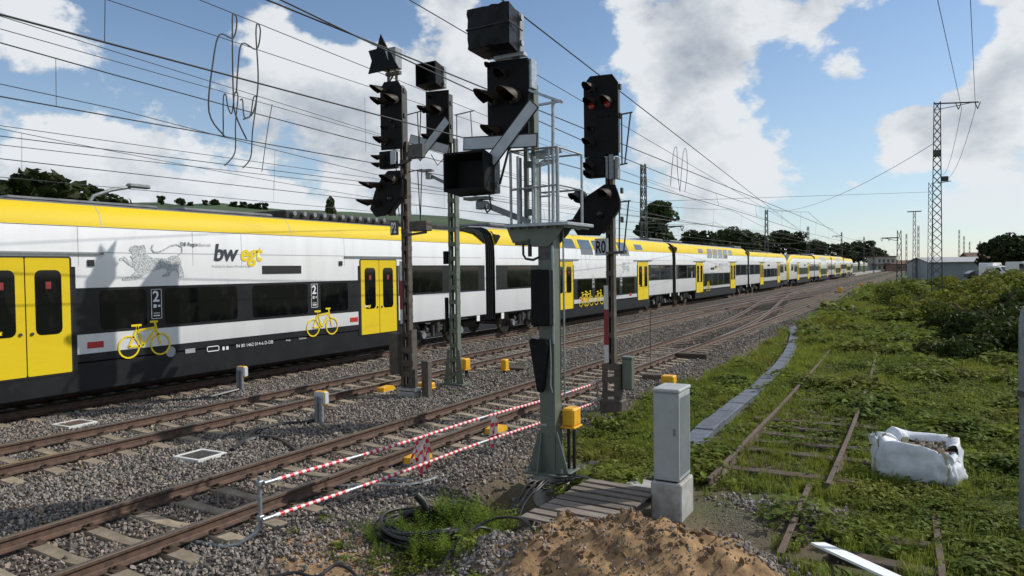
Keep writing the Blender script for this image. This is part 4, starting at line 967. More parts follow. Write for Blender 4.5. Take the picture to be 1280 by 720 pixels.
s3.head([(-5.61, 4.80), (-4.93, 4.80), (-4.93, 5.90), (-5.56, 5.93), (-5.61, 5.88)], 9.2, hoods=[(-5.16, 5.36, .115, .30), (-5.50, 5.36, .105, .34), (-5.48, 4.90, .08, .26)], small=[(-5.36, 5.70, .08), (-5.56, 5.86, .05)])
b = s3.mb(); b.box((-4.91, 9.32, 5.68), (.05, .18, .42), ch=.008); o = b.build('housing_edge', 'galvanised', s3.root)
s3.cross([(-5.30, 4.70, .62, R(-3)), (-5.08, 4.80, .53, R(46))], 9.0, .20)
s3.lampbox(-6.06, -5.36, 3.96, 4.56, 9.04, depth=.36)
b = s3.mb(); b.bar((-5.75, 9.1, 3.88), (-5.0, 9.35, 3.55), .06, .09); b.box((-5.72, 9.08, 3.92), (.4, .2, .04)); b.box((-5.66, 9.1, 3.82), (.16, .14, .12), ch=.01); b.build('bracket_arm', 'galv_dull', s3.root)
b = s3.mb(); b.tube([(-5.45, 8.95, 3.96), (-5.42, 8.95, 3.75), (-5.52, 9.0, 3.70), (-5.60, 9.05, 3.8)], .014, 6); b.tube([(-5.30, 9.0, 4.1), (-5.2, 9.1, 4.6), (-5.05, 9.2, 4.75)], .02, 6); b.build('cable', 'cable_black', s3.root)
b = s3.mb(); b.bar((-5.02, 9.40, 4.52), (-4.55, 9.5, 4.60), .05, .10); b.bar((-5.0, 9.4, 4.36), (-4.62, 9.5, 4.44), .04, .05); b.build('side_bracket', 'galvanised', s3.root)
# basket railing of galvanised tube
def rail_tubes(sg, name, segs, r, m):
    for sgm in segs:
        b = sg.mb(); b.tube(sgm, r, 8); b.build(name, m, sg.root, smooth=True)
xa, xb, ya, yb, za, zb = -5.22, -4.46, 9.18, 10.0, 3.52, 4.58
rail_tubes(s3, 'railing_post', [[(x, y, za), (x, y, zb)] for x, y in ((xa, ya), (xb, ya), (xb, yb), (xa, yb))] + [[(-5.10, ya, za), (-5.10, ya, 4.5)], [(-4.50, ya + .05, za), (-4.50, ya + .05, 4.55)]], .021, 'galvanised')
rail_tubes(s3, 'railing_bar', [[(xa, ya, zb), (xb, ya, zb)], [(xa, ya, 4.02), (xb, ya, 4.05)], [(xb, ya, zb), (xb, yb, zb)], [(xb, ya, 4.05), (xb, yb, 4.05)], [(xa, yb, zb), (xb, yb, zb)], [(xa, yb, 4.05), (xb, yb, 4.05)], [(xa, ya, zb), (xa, yb, zb)], [(-4.74, ya, 3.52), (-4.74, ya, 4.38), (-4.70, ya, 4.40), (-4.52, ya, 4.40)], [(-4.86, ya, 3.52), (-4.86, ya, 4.02)], [(-4.76, ya, 3.9), (-4.58, ya, 3.9)], [(-4.60, ya, 3.52), (-4.60, ya, 4.58)]], .015, 'galvanised')
# davit pole and ladder
rail_tubes(s3, 'davit_pole', [[(-4.60, 9.3, 3.5), (-4.58, 9.3, 5.28)]], .025, 'galvanised')
b = s3.mb(); b.bar((-4.93, 9.25, 5.44), (-4.44, 9.3, 5.22), .07, .035); b.bar((-4.80, 9.28, 5.22), (-4.44, 9.3, 5.24), .04, .03); b.build('davit_arm', 'galvanised', s3.root)
rail_tubes(s3, 'ladder_rail', [[(-4.54, 9.50, 1.0), (-4.54, 9.50, 3.46)], [(-4.70, 9.83, 1.0), (-4.70, 9.83, 3.46)]], .013, 'galvanised')
rail_tubes(s3, 'ladder_rung', [[(-4.54, 9.50, 1.15 + q * .28), (-4.70, 9.83, 1.15 + q * .28)] for q in range(9)], .009, 'galvanised')
b = s3.mb(); b.box((-4.735, 9.18, 2.46), (.30, .12, .80), ch=.01); b.build('terminal_box', 'signal_black', s3.root)
b = s3.mb(); b.prism([(-.15, .12), (-.10, .16), (.12, .14), (.14, .08), (.06, -.55), (.03, -.62), (-.03, -.6)], -.06, .04, (-4.77, 9.18, 1.72), (1, 0, 0), (0, 0, 1), (0, 1, 0)); b.build('cable_bag', 'plastic_wrap', s3.root)
b = s3.mb(); b.tube([(-4.62, 9.2, 1.86), (-4.61, 9.2, 1.5), (-4.62, 9.2, 1.2), (-4.60, 9.22, 1.1)], .012, 6); b.tube([(-4.58, 9.235, 3.2), (-4.58, 9.235, 1.8)], .02, 6); b.build('conduit', 'galvanised', s3.root)

# 4: signal with two red lamps
s4 = Sig('light_signal', (-5.80, 14.42, -.25), 'dark signal post showing two red lamps, with a tilted lower head and plate R0')
s4.mast(-5.78, 14.44, .75, 5.2, 'mast_brown', gap=.14, d=.14, pitch=.44)
hd = s4.head([(-6.27, 5.22), (-5.50, 5.20), (-5.50, 6.72), (-5.63, 6.90), (-6.12, 6.92), (-6.27, 6.76)], 14.2, hoods=[(-6.10, 6.66, .10, .26), (-6.08, 6.34, .10, .26), (-5.72, 6.34, .10, .26), (-6.12, 5.52, .09, .26)], small=[(-6.12, 5.80, .06)], lenses=[(-5.95, 6.05, .018, 'lens_dark'), (-5.85, 6.03, .018, 'lens_dark'), (-5.72, 6.05, .018, 'lens_dark')])
for x in (-6.08, -5.72): s4.lens(x, 6.29, 14.185, .075, 'lens_red', hd)
b = s4.mb(); b.box((-6.03, 14.3, 5.0), (.44, .26, .42), ch=.02); o = b.build('lower_box', 'signal_black', s4.root); s4.hood(-6.12, 5.02, 14.17, .09, .22, o); s4.hood(-6.12, 4.86, 14.17, .08, .24, o)
b = s4.mb(); b.box((-5.66, 14.25, 4.98), (.10, .14, .52), ch=.01); b.box((-5.55, 14.28, 4.95), (.06, .16, .46), ch=.01); b.box((-5.76, 14.25, 5.0), (.05, .1, .5)); b.build('terminal_box', 'galv_dull', s4.root)
s4.head([(-5.80, 4.62), (-5.56, 4.60), (-5.46, 4.30), (-5.46, 4.12), (-5.92, 3.55), (-6.42, 3.58), (-6.60, 3.84), (-6.20, 4.40)], 14.15, hoods=[(-5.74, 4.40, .12, .28), (-6.42, 3.82, .10, .30)], lenses=[(-5.9, 4.0, .08, 'lens_dark')])
b = s4.mb(); b.cyl((-6.38, 14.28, 4.40), (-6.38, 14.12, 4.40), .14, n=18); o = b.build('round_lamp', 'signal_black', s4.root); s4.hood(-6.40, 4.38, 14.14, .10, .28, o)
b = s4.mb(); b.bar((-6.38, 14.24, 4.3), (-6.3, 14.24, 4.0), .05); b.build('lamp_bracket', 'signal_black', s4.root)
s4.nameplate(-6.08, -5.78, 3.14, 3.50, 14.28, 'R0', 'board_white', 'signal_black')
s4.hoop([[(-5.5, 14.3, 6.06), (-5.22, 14.3, 6.08)], [(-5.46, 14.3, 6.05), (-5.46, 14.3, 5.02)], [(-5.26, 14.3, 6.08), (-5.40, 14.3, 5.02)], [(-5.5, 14.3, 5.02), (-5.34, 14.3, 5.04)], [(-5.6, 14.3, 4.24), (-5.28, 14.3, 4.26)], [(-5.52, 14.3, 4.24), (-5.54, 14.3, 3.2)], [(-5.32, 14.3, 4.26), (-5.44, 14.3, 3.2)], [(-5.75, 14.3, 3.2), (-5.38, 14.3, 3.22)]], .017)
b = s4.mb(); b.box((-5.6, 14.3, 3.19), (.4, .2, .05)); b.box((-6.0, 14.3, 3.72), (.2, .14, .16)); b.build('bracket', 'mast_brown', s4.root)
s4.mastplate(-5.86, 14.34, .86, 2.5, .10)
for q in (-1, 1):
    b = s4.mb(); b.box((-5.76 + q * .18, 14.42, .28), (.03, .2, 1.1)); b.box((-5.76 + q * .13, 14.325, .28), (.11, .02, 1.1)); b.build('base_channel', 'mast_brown', s4.root)
for z in (-.1, .2, .5, .78):
    b = s4.mb(); b.box((-5.76, 14.31, z), (.40, .02, .12)); b.build('batten', 'mast_brown', s4.root)
b = s4.mb(); b.box((-5.75, 14.42, -.12), (.5, .36, .4), ch=.03); b.build('footing', 'mast_brown', s4.root)
b = s4.mb(); b.box((-5.44, 14.5, .62), (.22, .2, .66), ch=.02); b.box((-5.44, 14.5, .97), (.25, .23, .05), ch=.01); b.build('cable_cabinet', 'mast_green_new', s4.root)
# ------------------------------------------------------------------ trackside equipment
def pos(px, py, z=None):
    p = at_z(px, py, -.25 if z is None else z); return p
def white_post_box(loc, label):                    # grey post with white and yellow cap
    r = empty('trackside_marker', loc, R(8)); tag(r, label, 'marker post', 'marker posts with yellow caps')
    for q in (-1, 1):
        b = MB(); b.box((.01 + q * .055, -.09, .25), (.085, .09, .72), ch=.018); b.build('post', 'galv_dull', r)
    b = MB(); b.box((0, 0, .55), (.27, .16, .30), ch=.03); c = b.build('cap', 'lamp_yellow', r)
    b = MB(); b.box((.02, -.085, .575), (.23, .012, .24), ch=.004); b.box((.141, 0, .56), (.012, .12, .24), ch=.004); b.build('white_face', 'board_white', c)
p = pos(303, 490); white_post_box((p.x, p.y, -.27), 'grey marker post with white and yellow cap close to the train')
p = pos(402, 530); white_post_box((p.x, p.y, -.27), 'grey marker post with yellow cap between the two front tracks')
def yellow_box(loc, label, w, d, h, zb, rz=0.0, legs=True, tilt=0.0):
    r = empty('trackside_box', loc, rz); tag(r, label, 'connection box', 'yellow connection boxes')
    b = MB(); b.box((0, 0, zb + h / 2), (w, d, h), ch=min(.025, h * .2)); c = b.build('cover', 'lamp_yellow', r); c.rotation_euler = (tilt, 0, 0)
    b = MB(); b.box((0, 0, zb - .012), (w + .03, d + .03, .03), ch=.006); b.build('rim', 'lamp_yellow', r)
    if legs:
        for q in (-1, 1):
            b = MB(); b.cyl((q * w * .22, 0, -.15), (q * w * .22, 0, zb), .026, n=10); b.build('leg', 'pipe_black', r)
    else:
        b = MB(); b.cyl((0, 0, -.15), (0, 0, zb), .05, n=10); b.build('leg', 'pipe_black', r)
p = at_z(580, 472, -.25); yellow_box((p.x, p.y, -.25), 'yellow box on black pipes beside the light green mast foot', .30, .26, .30, .26)
p = at_z(631, 468, -.25); yellow_box((p.x, p.y, -.25), 'small yellow box on a stub between the middle tracks', .18, .22, .30, .15, legs=False)
p = at_z(836, 484, -.25); yellow_box((p.x, p.y, -.30), 'yellow box in the grass beyond the grey cabinet', .34, .3, .26, .10)
yellow_box((-4.47, 9.56, -.4), 'yellow box on two black pipes beside the new green mast', .20, .26, .26, .98)
p = at_z(533, 492, -.25); yellow_box((p.x, p.y, -.25), 'flat yellow box at the foot of the dark brown signal post', .36, .3, .12, .16)
def wedge(loc, label, rz):
    r = empty('axle_counter', loc, rz); r.scale = (.8, .9, .72); tag(r, label, 'axle counter', 'yellow wedge covers at the rails')
    b = MB(); b.prism([(-.26, 0), (.26, 0), (.26, .08), (.16, .16), (-.24, .13)], -.14, .14, (0, 0, .05), (0, 1, 0), (0, 0, 1), (1, 0, 0)); b.build('cover', 'lamp_yellow', r)
    b = MB(); b.box((0, 0, .0), (.30, .56, .1), ch=.01); b.build('base', 'galv_dull', r)
    b = MB(); b.tube([(.1, .2, .05), (.3, .25, .02), (.5, .1, -.02), (.7, .0, -.05)], .02, 6); b.build('cable', 'pipe_black', r)
wedge((-7.00, 9.2, -.20), 'yellow wedge-shaped cover at the rail below the barrier tubes', 0)
wedge((-11.85, 14.3, -.20), 'yellow wedge-shaped cover at the middle track near the dark post', 0)
wedge((-6.98, 11.6, -.22), 'dirty orange wedge cover at the rail beyond the barrier post', 0)

def cover_plate(loc, rz, label, w, d, inner):
    r = empty('manhole_cover', loc, rz); tag(r, label, 'cover plate', 'cable pit covers in the ballast')
    for q in (-1, 1):
        b = MB(); b.box((q * (w / 2 - .03), 0, 0), (.06, d, .06), ch=.006); b.build('frame_bar', 'pale_wall', r)
        b = MB(); b.box((0, q * (d / 2 - .03), 0), (w - .13, .06, .06), ch=.006); b.build('frame_bar', 'pale_wall', r)
    b = MB(); b.box((0, 0, -.005), (w - .13, d - .13, .05)); b.build('lid', inner, r)
p = at_z(250, 571, -.2); cover_plate((p.x, p.y, -.185), R(2), 'dark pit cover with white frame in the ballast between two tracks', .62, .58, 'bogie_metal')
p = at_z(93, 531, -.2); cover_plate((p.x, p.y, -.185), R(2), 'rusty pit cover with pale frame beside the train', .62, .6, 'old_rail')

# red and white barrier tubes
def barrier():
    root = empty('safety_barrier', (-6.5, 5.5, -.25)); tag(root, 'red and white striped barrier tubes on grey posts along the track', 'barrier'); T = Matrix.Translation(-Vector(root.location))
    def B(): m = MB(); m.T = T; return m
    A0 = Vector((-6.55, 5.72, .46)); A1 = Vector((-6.05, 14.2, .42)); C0 = Vector((-6.52, 5.66, .06)); C1 = Vector((-6.0, 14.0, .05))
    for a, c in ((A0, A1), (C0, C1)):
        L = (c - a).length; n = int(L / .06); b = B()
        for i in range(n):
            t0, t1 = i / n, (i + 1) / n
            if i < 3 or (i % 48) in (22, 23, 24, 25): b.cur = 2
            else: b.cur = i % 2
            sag = lambda t: Vector((0, 0, -.02 * math.sin(t * PI * 2) ** 2))
            b.cyl(a.lerp(c, t0) + sag(t0), a.lerp(c, t1) + sag(t1), .024, n=10, cap=i in (0, n - 1))
        o = b.build('striped_tube', ['tape_red', 'tape_white', 'galvanised'], root, smooth=True)
    def post(p, z1, foot):
        b = B(); x, y = p
        if foot: b.tube([(x, y, z1), (x, y, .0), (x - .02, y - .06, -.10), (x - .10, y - .22, -.19), (x - .22, y - .32, -.21), (x - 1.05, y - .44, -.205)], .024, 10)
        else: b.tube([(x, y, z1), (x, y, -.4)], .02, 8)
        b.build('post', 'galv_dull', root, smooth=True)
        b = B(); b.box((x, y, .46), (.07, .07, .06), ch=.008); b.box((x, y, .06), (.07, .07, .06), ch=.008); b.build('clamp', 'galvanised', root)
    post((-6.60, 5.70), .54, True); post((-6.30, 10.4), .50, False); post((-6.02, 14.2), .50, False)
    b = B(); b.tube([(-7.0, 7.0, -.17), (-6.8, 8.2, -.16), (-6.45, 8.3, -.17)], .02, 8); b.build('rail_clamp_bar', 'galv_dull', root)
    # hanging bundle of tape
    for (bx, by, n, z0) in ((-6.42, 8.55, 14, .44), (-6.28, 10.35, 3, .42)):
        for k in range(n):
            b = B(); ox, oy = random.uniform(-.05, .05), random.uniform(-.10, .10); rows = []; drift = random.uniform(-.16, .14)
            for q in range(9):
                t = q / 8; w = .018; z = z0 - t * random.uniform(.50, .56)
                rows.append([(bx + ox + drift * t - .02, by + oy + .03 * math.sin(q + k) - w * .6, z), (bx + ox + drift * t + .02, by + oy + .03 * math.sin(q + k) + w * .6, z + .02)])
            for i in range(8):
                b.cur = 0 if (i * 5 + k * 7) % 8 < 3 else 1; b.add([*rows[i], rows[i + 1][1], rows[i + 1][0]], [(0, 1, 2, 3)])
            b.build('tape_strip', ['tape_red', 'tape_white'], root)
barrier()

# grey street cabinet on plinth
def cabinet():
    r = empty('cable_cabinet', (-2.83, 9.12, -.36)); tag(r, 'grey plastic cable cabinet on a pale plinth beside the pallet', 'cabinet')
    b = MB(); b.box((0, 0, .22), (.40, .56, .56), ch=.02); b.build('plinth', 'concrete', r)
    b = MB(); b.box((0, 0, 1.08), (.335, .50, 1.12), ch=.012); bd = b.build('body', 'box_grey', r)
    b = MB(); b.box((0, 0, 1.665), (.36, .53, .05), ch=.014); b.build('lid', 'box_grey', r)
    b = MB(); b.box((0, 0, .515), (.30, .46, .03)); b.build('joint', 'seal', r)
    for q in range(11):
        b = MB(); b.box((.170, -.20 + q * .04, 1.08), (.008, .012, 1.0)); b.build('rib', 'box_grey', bd)
    b = MB(); b.box((0, -.252, 1.09), (.30, .008, 1.06), ch=.003); dr = b.build('door', 'box_grey', r)
    b = MB(); b.box((.11, -.26, 1.15), (.03, .015, .09), ch=.004); b.build('lock', 'galv_dull', dr)
cabinet()

# pallet over the cable pit and the pit frame
def pallet():
    r = empty('wooden_pallet', (-3.55, 8.2, -.15), R(-3)); tag(r, 'weathered wooden pallet laid over the cable pit next to the cabinet', 'pallet')
    for k in range(9):
        b = MB(); b.box((random.uniform(-.02, .02), -.82 + k * .205, .115 + random.uniform(-.004, .004)), (1.0, .145 + random.uniform(-.02, .02), .024), rz=random.uniform(-.015, .015), ch=.004); b.build('plank', 'pallet_wood', r)
    for x in (-.43, 0, .43):
        b = MB(); b.box((x, 0, .088), (.09, 1.8, .022)); b.build('bearer', 'pallet_wood', r)
        for y in (-.8, 0, .8):
            b = MB(); b.box((x, y, .035), (.10, .14, .08)); b.build('block', 'pallet_wood', r)
    for x in (-.43, 0, .43):
        b = MB(); b.box((x, 0, -.016), (.10, 1.8, .02)); b.build('bottom_board', 'pallet_wood', r)
    c = empty('cable_pit_frame', (-3.6, 8.0, -.85)); tag(c, 'pale concrete cable pit frame standing under the pallet', 'pit frame')
    for (x, y, dx, dy) in ((-.40, 0, .09, 1.5), (.40, 0, .09, 1.5)):
        b = MB(); b.box((x, y, .34), (dx, dy, .66), ch=.01); b.build('side_wall', 'concrete', c)
    for y in (-.70, .70):
        b = MB(); b.box((0, y, .34), (.70, .09, .64), ch=.01); b.build('end_wall', 'concrete', c)
    b = MB(); b.box((-.455, -.1, .30), (.02, .14, .2)); b.build('knockout', 'seal', c)
    q = MB(); q.box((0, 0, 0), (.62, .42, .06), ch=.01); o = q.build('concrete_slab', 'concrete'); o.location = (-3.42, 9.86, -.27); o.rotation_euler = (.03, 0, R(-12)); tag(o, 'pale concrete slab lying flat behind the pallet', 'slab')
    q = MB(); q.box((0, 0, 0), (.05, 1.3, .05), ch=.006); o = q.build('metal_bar', 'galvanised'); o.location = (-3.92, 6.95, -.18); o.rotation_euler = (.16, 0, R(-28)); tag(o, 'pale metal bar leaning in the sand heap below the pallet', 'bar')
pallet()

# cable duct with lids snaking through the grass
def duct():
    root = empty('cable_duct', (-3.6, 12, -.4)); tag(root, 'grey concrete cable duct with lids snaking through the grass', 'cable duct'); T = Matrix.Translation(-Vector(root.location))
    pts = [at_z(px, py, -.25) for px, py in ((846, 568), (862, 553), (890, 528), (915, 508), (940, 489), (960, 472), (975, 457), (985, 443), (991, 430), (993, 418), (990, 408))]
    def run(pts, w):
        d = [0.0]
        for a, c in zip(pts, pts[1:]): d.append(d[-1] + (c - a).length)
        def P(s):
            for i in range(len(d) - 1):
                if d[i + 1] >= s: return pts[i].lerp(pts[i + 1], (s - d[i]) / (d[i + 1] - d[i]))
            return pts[-1]
        s = 0.0
        while s < d[-1] - .1:
            a, c = P(s), P(min(s + .985, d[-1])); dr = (c - a); L = dr.length; rz = math.atan2(-dr.x, dr.y); m = (a + c) / 2
            zz = -.255 + random.uniform(-.012, .012)
            b = MB(); b.T = T; b.box((m.x, m.y, zz), (w, L, .06), rz=rz + random.uniform(-.015, .015), ch=.012); b.build('lid', 'duct_lid', root)
            b = MB(); b.T = T; b.box((m.x, m.y, zz - .11), (w * .94, L + .02, .17), rz=rz); b.build('trough', 'duct_lid', root)
            s += 1.0
    run(pts, .37)
    run([at_z(px, py, -.25) for px, py in ((996, 402), (1008, 396), (1030, 386), (1038, 380), (1062, 371), (1090, 361), (1112, 352))], .5)
duct()

# woven bag of rubble
def bag():
    root = empty('rubble_bag', (-.08, 12.45, -.36), R(-14)); tag(root, 'white woven bulk bag filled with rubble in the weeds', 'bulk bag')
    n = 96; rows = []
    prof = [(0.0, 1.00), (.04, 1.03), (.08, 1.05), (.14, 1.07), (.20, 1.08), (.27, 1.075), (.34, 1.06), (.41, 1.05), (.48, 1.03), (.55, 1.015), (.62, 1.00), (.68, .975), (.73, .95)]
    def ringpt(a, k, z, lev):
        c, s = math.cos(a), math.sin(a); e = .42; x = .66 * math.copysign(abs(c) ** e, c); y = .46 * math.copysign(abs(s) ** e, s)
        w = .10 * vn(c * 2.2 + 3, s * 2.2, z * 3) + .07 * vn(c * 5, s * 5 + 9, z * 6) - .10 * abs(vn(c * 4 + z * 3, s * 4 + 2 - z * 4, z * 5)) + .05
        zz = z
        if lev >= 8: zz += (.14 * vn(c * 2.1, s * 2.1 + 5, 2) + .02 * vn(c * 5, s * 5, 4) - .14 * max(0, c - .1) * (s < 0) + .07 * (s > .3) + (.07 if c < -.6 and s < 0 else 0)) * (lev - 7) / 5
        return (x * (k + w), y * (k + w), zz)
    for lev, (z, k) in enumerate(prof): rows.append([ringpt(2 * PI * q / n, k, z, lev) for q in range(n + 1)])
    top = rows[-1]
    for kk, dz in ((.97, .02), (.90, .015), (.80, -.01), (.72, -.05), (.68, -.12)):
        rows.append([(x * (kk - .34 * (1 - kk) * 3 * max(0, -x)) + .02 * vn(x * 6, y * 6, kk * 9), y * (kk - .5 * (1 - kk) * max(0, -x) * 3), z + dz + .03 * vn(x * 5, y * 5, kk * 5)) for x, y, z in top])
    b = MB(); b.sheet(rows); b.build('bag_wall', 'bag_white', root, smooth='all')
    b = MB(); b.add([(x * .9, y * .9, .62 + .05 * vn(x * 4, y * 4, 1)) for x, y, z in top[:-1]] + [(0, 0, .62)], [(i, (i + 1) % n, n) for i in range(n)]); b.build('fill', 'rubble', root)
    rg = random.Random(5); 
    for k in range(34):
        me = stone_mesh('rubble_piece', 60 + k % 5, 'rubble'); o = link('rubble_piece', me, root); q = rg.uniform(.06, .17); o.scale = (q, q * rg.uniform(.5, 1.2), q * .8); o.location = (rg.uniform(-.1, .52), rg.uniform(-.32, .32), .66 + rg.uniform(0, .07)); o.rotation_euler = (rg.uniform(0, 6), rg.uniform(0, 6), rg.uniform(0, 6))
    for k in range(9):
        b = MB(); x, y = rg.uniform(.1, .5), rg.uniform(-.3, .3); a = rg.uniform(0, 6); b.bar((x, y, .64), (x + .22 * math.cos(a), y + .22 * math.sin(a), .66 + rg.uniform(0, .12)), .025); b.build('wood_scrap', 'pallet_wood', root)
    def strap(a0, name='strap'):
        b = MB(); L = []; Rr = []
        for lev, (z, k) in enumerate(prof[1:]):
            for lst, da in ((L, -.05), (Rr, .05)):
                x, y, zz = ringpt(a0 + da, k + .02, z, lev + 1); lst.append((x, y, zz))
        x, y, zz = L[-1]; L.append((x * .8, y * .8, zz + .10)); x, y, zz = Rr[-1]; Rr.append((x * .8, y * .8, zz + .10))
        b.sheet([list(t) for t in zip(L, Rr)]); b.build(name, 'bag_strap', root)
    for a in (R(-128), R(-48), R(60), R(140)): strap(a)
    b = MB(); rowsx = []
    for q in range(7):
        t = q / 6; c = Vector((-.60 - .10 * t, -.36 - .05 * t, .62 + .22 * t)); rr = .11 * (1 - .45 * t) + (.03 if q == 6 else 0)
        rowsx.append([(c.x + rr * math.cos(a) * (1 + .2 * vn(q, a)), c.y + rr * .6 * math.sin(a), c.z + .03 * math.sin(a * 2)) for a in [2 * PI * k / 10 for k in range(11)]])
    b.sheet(rowsx); b.build('gathered_corner', 'bag_white', root, smooth='all')
    b = MB(); b.bar((-.12, -.36, .62), (-.14, -.20, .82), .10, .03); b.build('loop', 'bag_strap', root)
    root.scale = (.80, .80, .76)
bag()

def long_things():
    # bent grey pole at the right edge
    r = empty('bent_pole', (1.03, 10.24, -.35)); tag(r, 'grey metal pole with bent top standing in the weeds', 'pole')
    b = MB(); b.tube([(0, 0, -.1), (0, 0, 1.72)], .052, 14); b.build('lower_tube', 'galv_dull', r, smooth=True)
    b = MB(); b.tube([(-.02, 0, 1.70), (-.02, 0, 2.55), (.0, 0, 2.66), (.06, 0, 2.74), (.16, 0, 2.79), (.30, 0, 2.79)], .042, 12); b.build('bent_tube', 'galv_dull', r, smooth=True)
    b = MB(); b.tube([(0, 0, 1.66), (0, 0, 1.73)], .075, 14); b.build('clamp', 'mast_lattice', r)
    # white board
    b = MB(); b.prism([(0, 0), (.22, -.02), (.30, 1.18), (.06, 1.26), (-.02, .3)], -.012, .012, (0, 0, 0), (1, 0, 0), (0, 1, 0), (0, 0, 1)); o = b.build('white_board', 'white_sheet'); o.location = (-.95, 8.62, -.22); o.rotation_euler = (R(-4), R(-10), R(-118)); tag(o, 'white plastic board lying on the stones at the lower edge', 'board')
    p = at_z(813, 462, -.25); b = MB(); b.cyl((0, 0, 0), (.01, 0, 1.85), .014, n=8); o = b.build('marker_rod', 'old_rail'); o.location = (p.x, p.y, -.25); tag(o, 'thin rusty rod standing upright beside the front track', 'rod')
    p = at_z(1066, 398, -.25); r = empty('survey_stake', (p.x, p.y, -.3)); tag(r, 'small wooden survey stake in the grass beside the siding', 'stake')
    b = MB(); b.box((0, 0, .35), (.07, .07, .7)); b.build('post', 'pallet_wood', r); b = MB(); b.box((0, 0, .74), (.09, .09, .12)); b.build('tip', 'tape_white', r)
    for px, py, lab in ((1050, 366, 'small yellow marker beside the far rails, nearer of two'), (1076, 360, 'small yellow marker beside the far rails, farther of two')):
        p = at_z(px, py, -.2); b = MB(); b.box((0, 0, .35), (.4, .3, .6), ch=.05); b.box((0, 0, .0), (.15, .15, .3)); o = b.build('yellow_marker', 'lamp_yellow'); o.location = (p.x, p.y, -.2); tag(o, lab, 'marker', 'yellow markers far down the line')
    p = at_z(905, 373, -.2); b = MB(); b.box((0, 0, .2), (.9, .5, .35), ch=.08); b.box((.3, .1, .45), (.3, .3, .25), ch=.05); o = b.build('point_machine', 'duct_lid'); o.location = (p.x, p.y, -.2); tag(o, 'grey point machine beside the far middle track', 'point machine')
    for (px, py, lab, w, d, h, rz) in ((822, 474, 'dark wooden block beside the front rail near the yellow box', .8, .3, .16, .1), (862, 448, 'long dark timber lying at the far rail edge', 1.2, .35, .2, .05), (640, 462, 'flat dark plate on the ballast beside the small yellow box', .9, .4, .10, .2)):
        p = at_z(px, py, -.2); b = MB(); b.box((0, 0, h / 2), (w, d, h), ch=.02); o = b.build('timber_block', 'sleeper_wood'); o.location = (p.x, p.y, -.22); o.rotation_euler = (0, 0, rz); tag(o, lab, 'timber')
    # stones one can tell apart
    for (px, py, q, lab) in ((638, 592, .16, 'pale flat stone near the foot of the barrier post'), (745, 575, .2, 'pale stone in the weeds right of the new green mast'), (1048, 647, .1, 'cream coloured stone beside the black hose')):
        p = at_z(px, py, -.28); o = link('pale_stone', stone_mesh('pale_stone', 77, 'plaster')); o.location = (p.x, p.y, H1(p.x, p.y) + .03); o.scale = (q * 1.6, q, q * .7); tag(o, lab, 'stone')
long_things()

# cables on the ground
def cable(label, pts, r=.02, m='cable_black', name='ground_cable'):
    P = [Vector(p) for p in pts]; out = []
    for i in range(len(P) - 1):
        p0, p1, p2, p3 = P[max(i - 1, 0)], P[i], P[i + 1], P[min(i + 2, len(P) - 1)]
        for k in range(6):
            t = k / 6; out.append(.5 * ((2 * p1) + (p2 - p0) * t + (2 * p0 - 5 * p1 + 4 * p2 - p3) * t * t + (3 * p1 - p0 - 3 * p2 + p3) * t ** 3))
    out.append(P[-1]); b = MB(); b.tube(out, r, 7); o = b.build(name, m, smooth=True); tag(o, label, 'cable', 'black cables lying on the ground'); return o
def gp(px, py, dz=.03): 
    p = at_z(px, py, -.22); return (p.x, p.y, H1(p.x, p.y) + dz)
cable('black cable arching from the marker post across the ballast', [gp(402, 527, .12), gp(385, 530), gp(350, 533), gp(318, 541), gp(306, 553), gp(290, 566)], .05)
cable('black cable running over the ballast to the front track', [gp(300, 556), gp(322, 550), gp(345, 551), gp(362, 560), gp(372, 568)], .045)
cable('thin black cable beside the train near the first marker post', [gp(185, 506), gp(215, 503), gp(250, 500), gp(298, 492, .1)], .045)
cable('black cables coming out at the light green mast foot', [gp(583, 468, .25), gp(588, 475), gp(600, 476), gp(622, 480)], .025)
cable('thick black hose curving past the cream stone', [gp(1012, 622), gp(1016, 640), gp(1028, 655), gp(1036, 664)], .028)
cable('thin grey conduit along the barrier foot', [gp(395, 612), gp(450, 610), gp(510, 609), gp(545, 600)], .022, 'galv_dull')
cable('black cable arching over the weeds at the lower edge', [gp(545, 720), gp(575, 690, .1), gp(615, 676, .28), gp(648, 690, .2), gp(668, 700, .05)], .016)
cable('second black cable arching over the weeds at the lower edge', [gp(585, 690, .05), gp(600, 672, .2), gp(630, 672, .25), gp(660, 690, .1)], .016)
cable('black cable loop beside the sandy patch at the lower edge', [gp(340, 718), gp(370, 712, .05), gp(395, 714, .06), gp(420, 706, .14), gp(440, 708, .1), gp(452, 719)], .018)
for k in range(9):
    a = .05 * k
    cable('black cable hanging in the bundle from mast foundation to pit frame', [(-4.62 + .03 * math.sin(k), 9.05 - a * .2, -.10 - a * .3), (-4.55 - a * .6, 8.75, -.12 + .05 * math.cos(k * 2)), (-4.62 - a * .5, 8.35, -.28 - a * .3), (-4.55 + .04 * math.sin(k * 3), 8.05, -.55 - .3 * (k % 3) * .3), (-4.35, 7.9, -.75)], .016)['group'] = 'cable bundle at the new mast foundation'
for k in range(4):
    cable('black cable loop curling round the new mast foundation', [(-4.45, 9.0, -.15 + .05 * k), (-4.25 + .04 * k, 8.85, -.05 + .04 * k), (-4.15 + .05 * k, 9.1, -.02), (-4.3, 9.35 + .04 * k, -.12), (-4.5, 9.5, -.3)], .014)['group'] = 'cable loops at the new mast foundation'
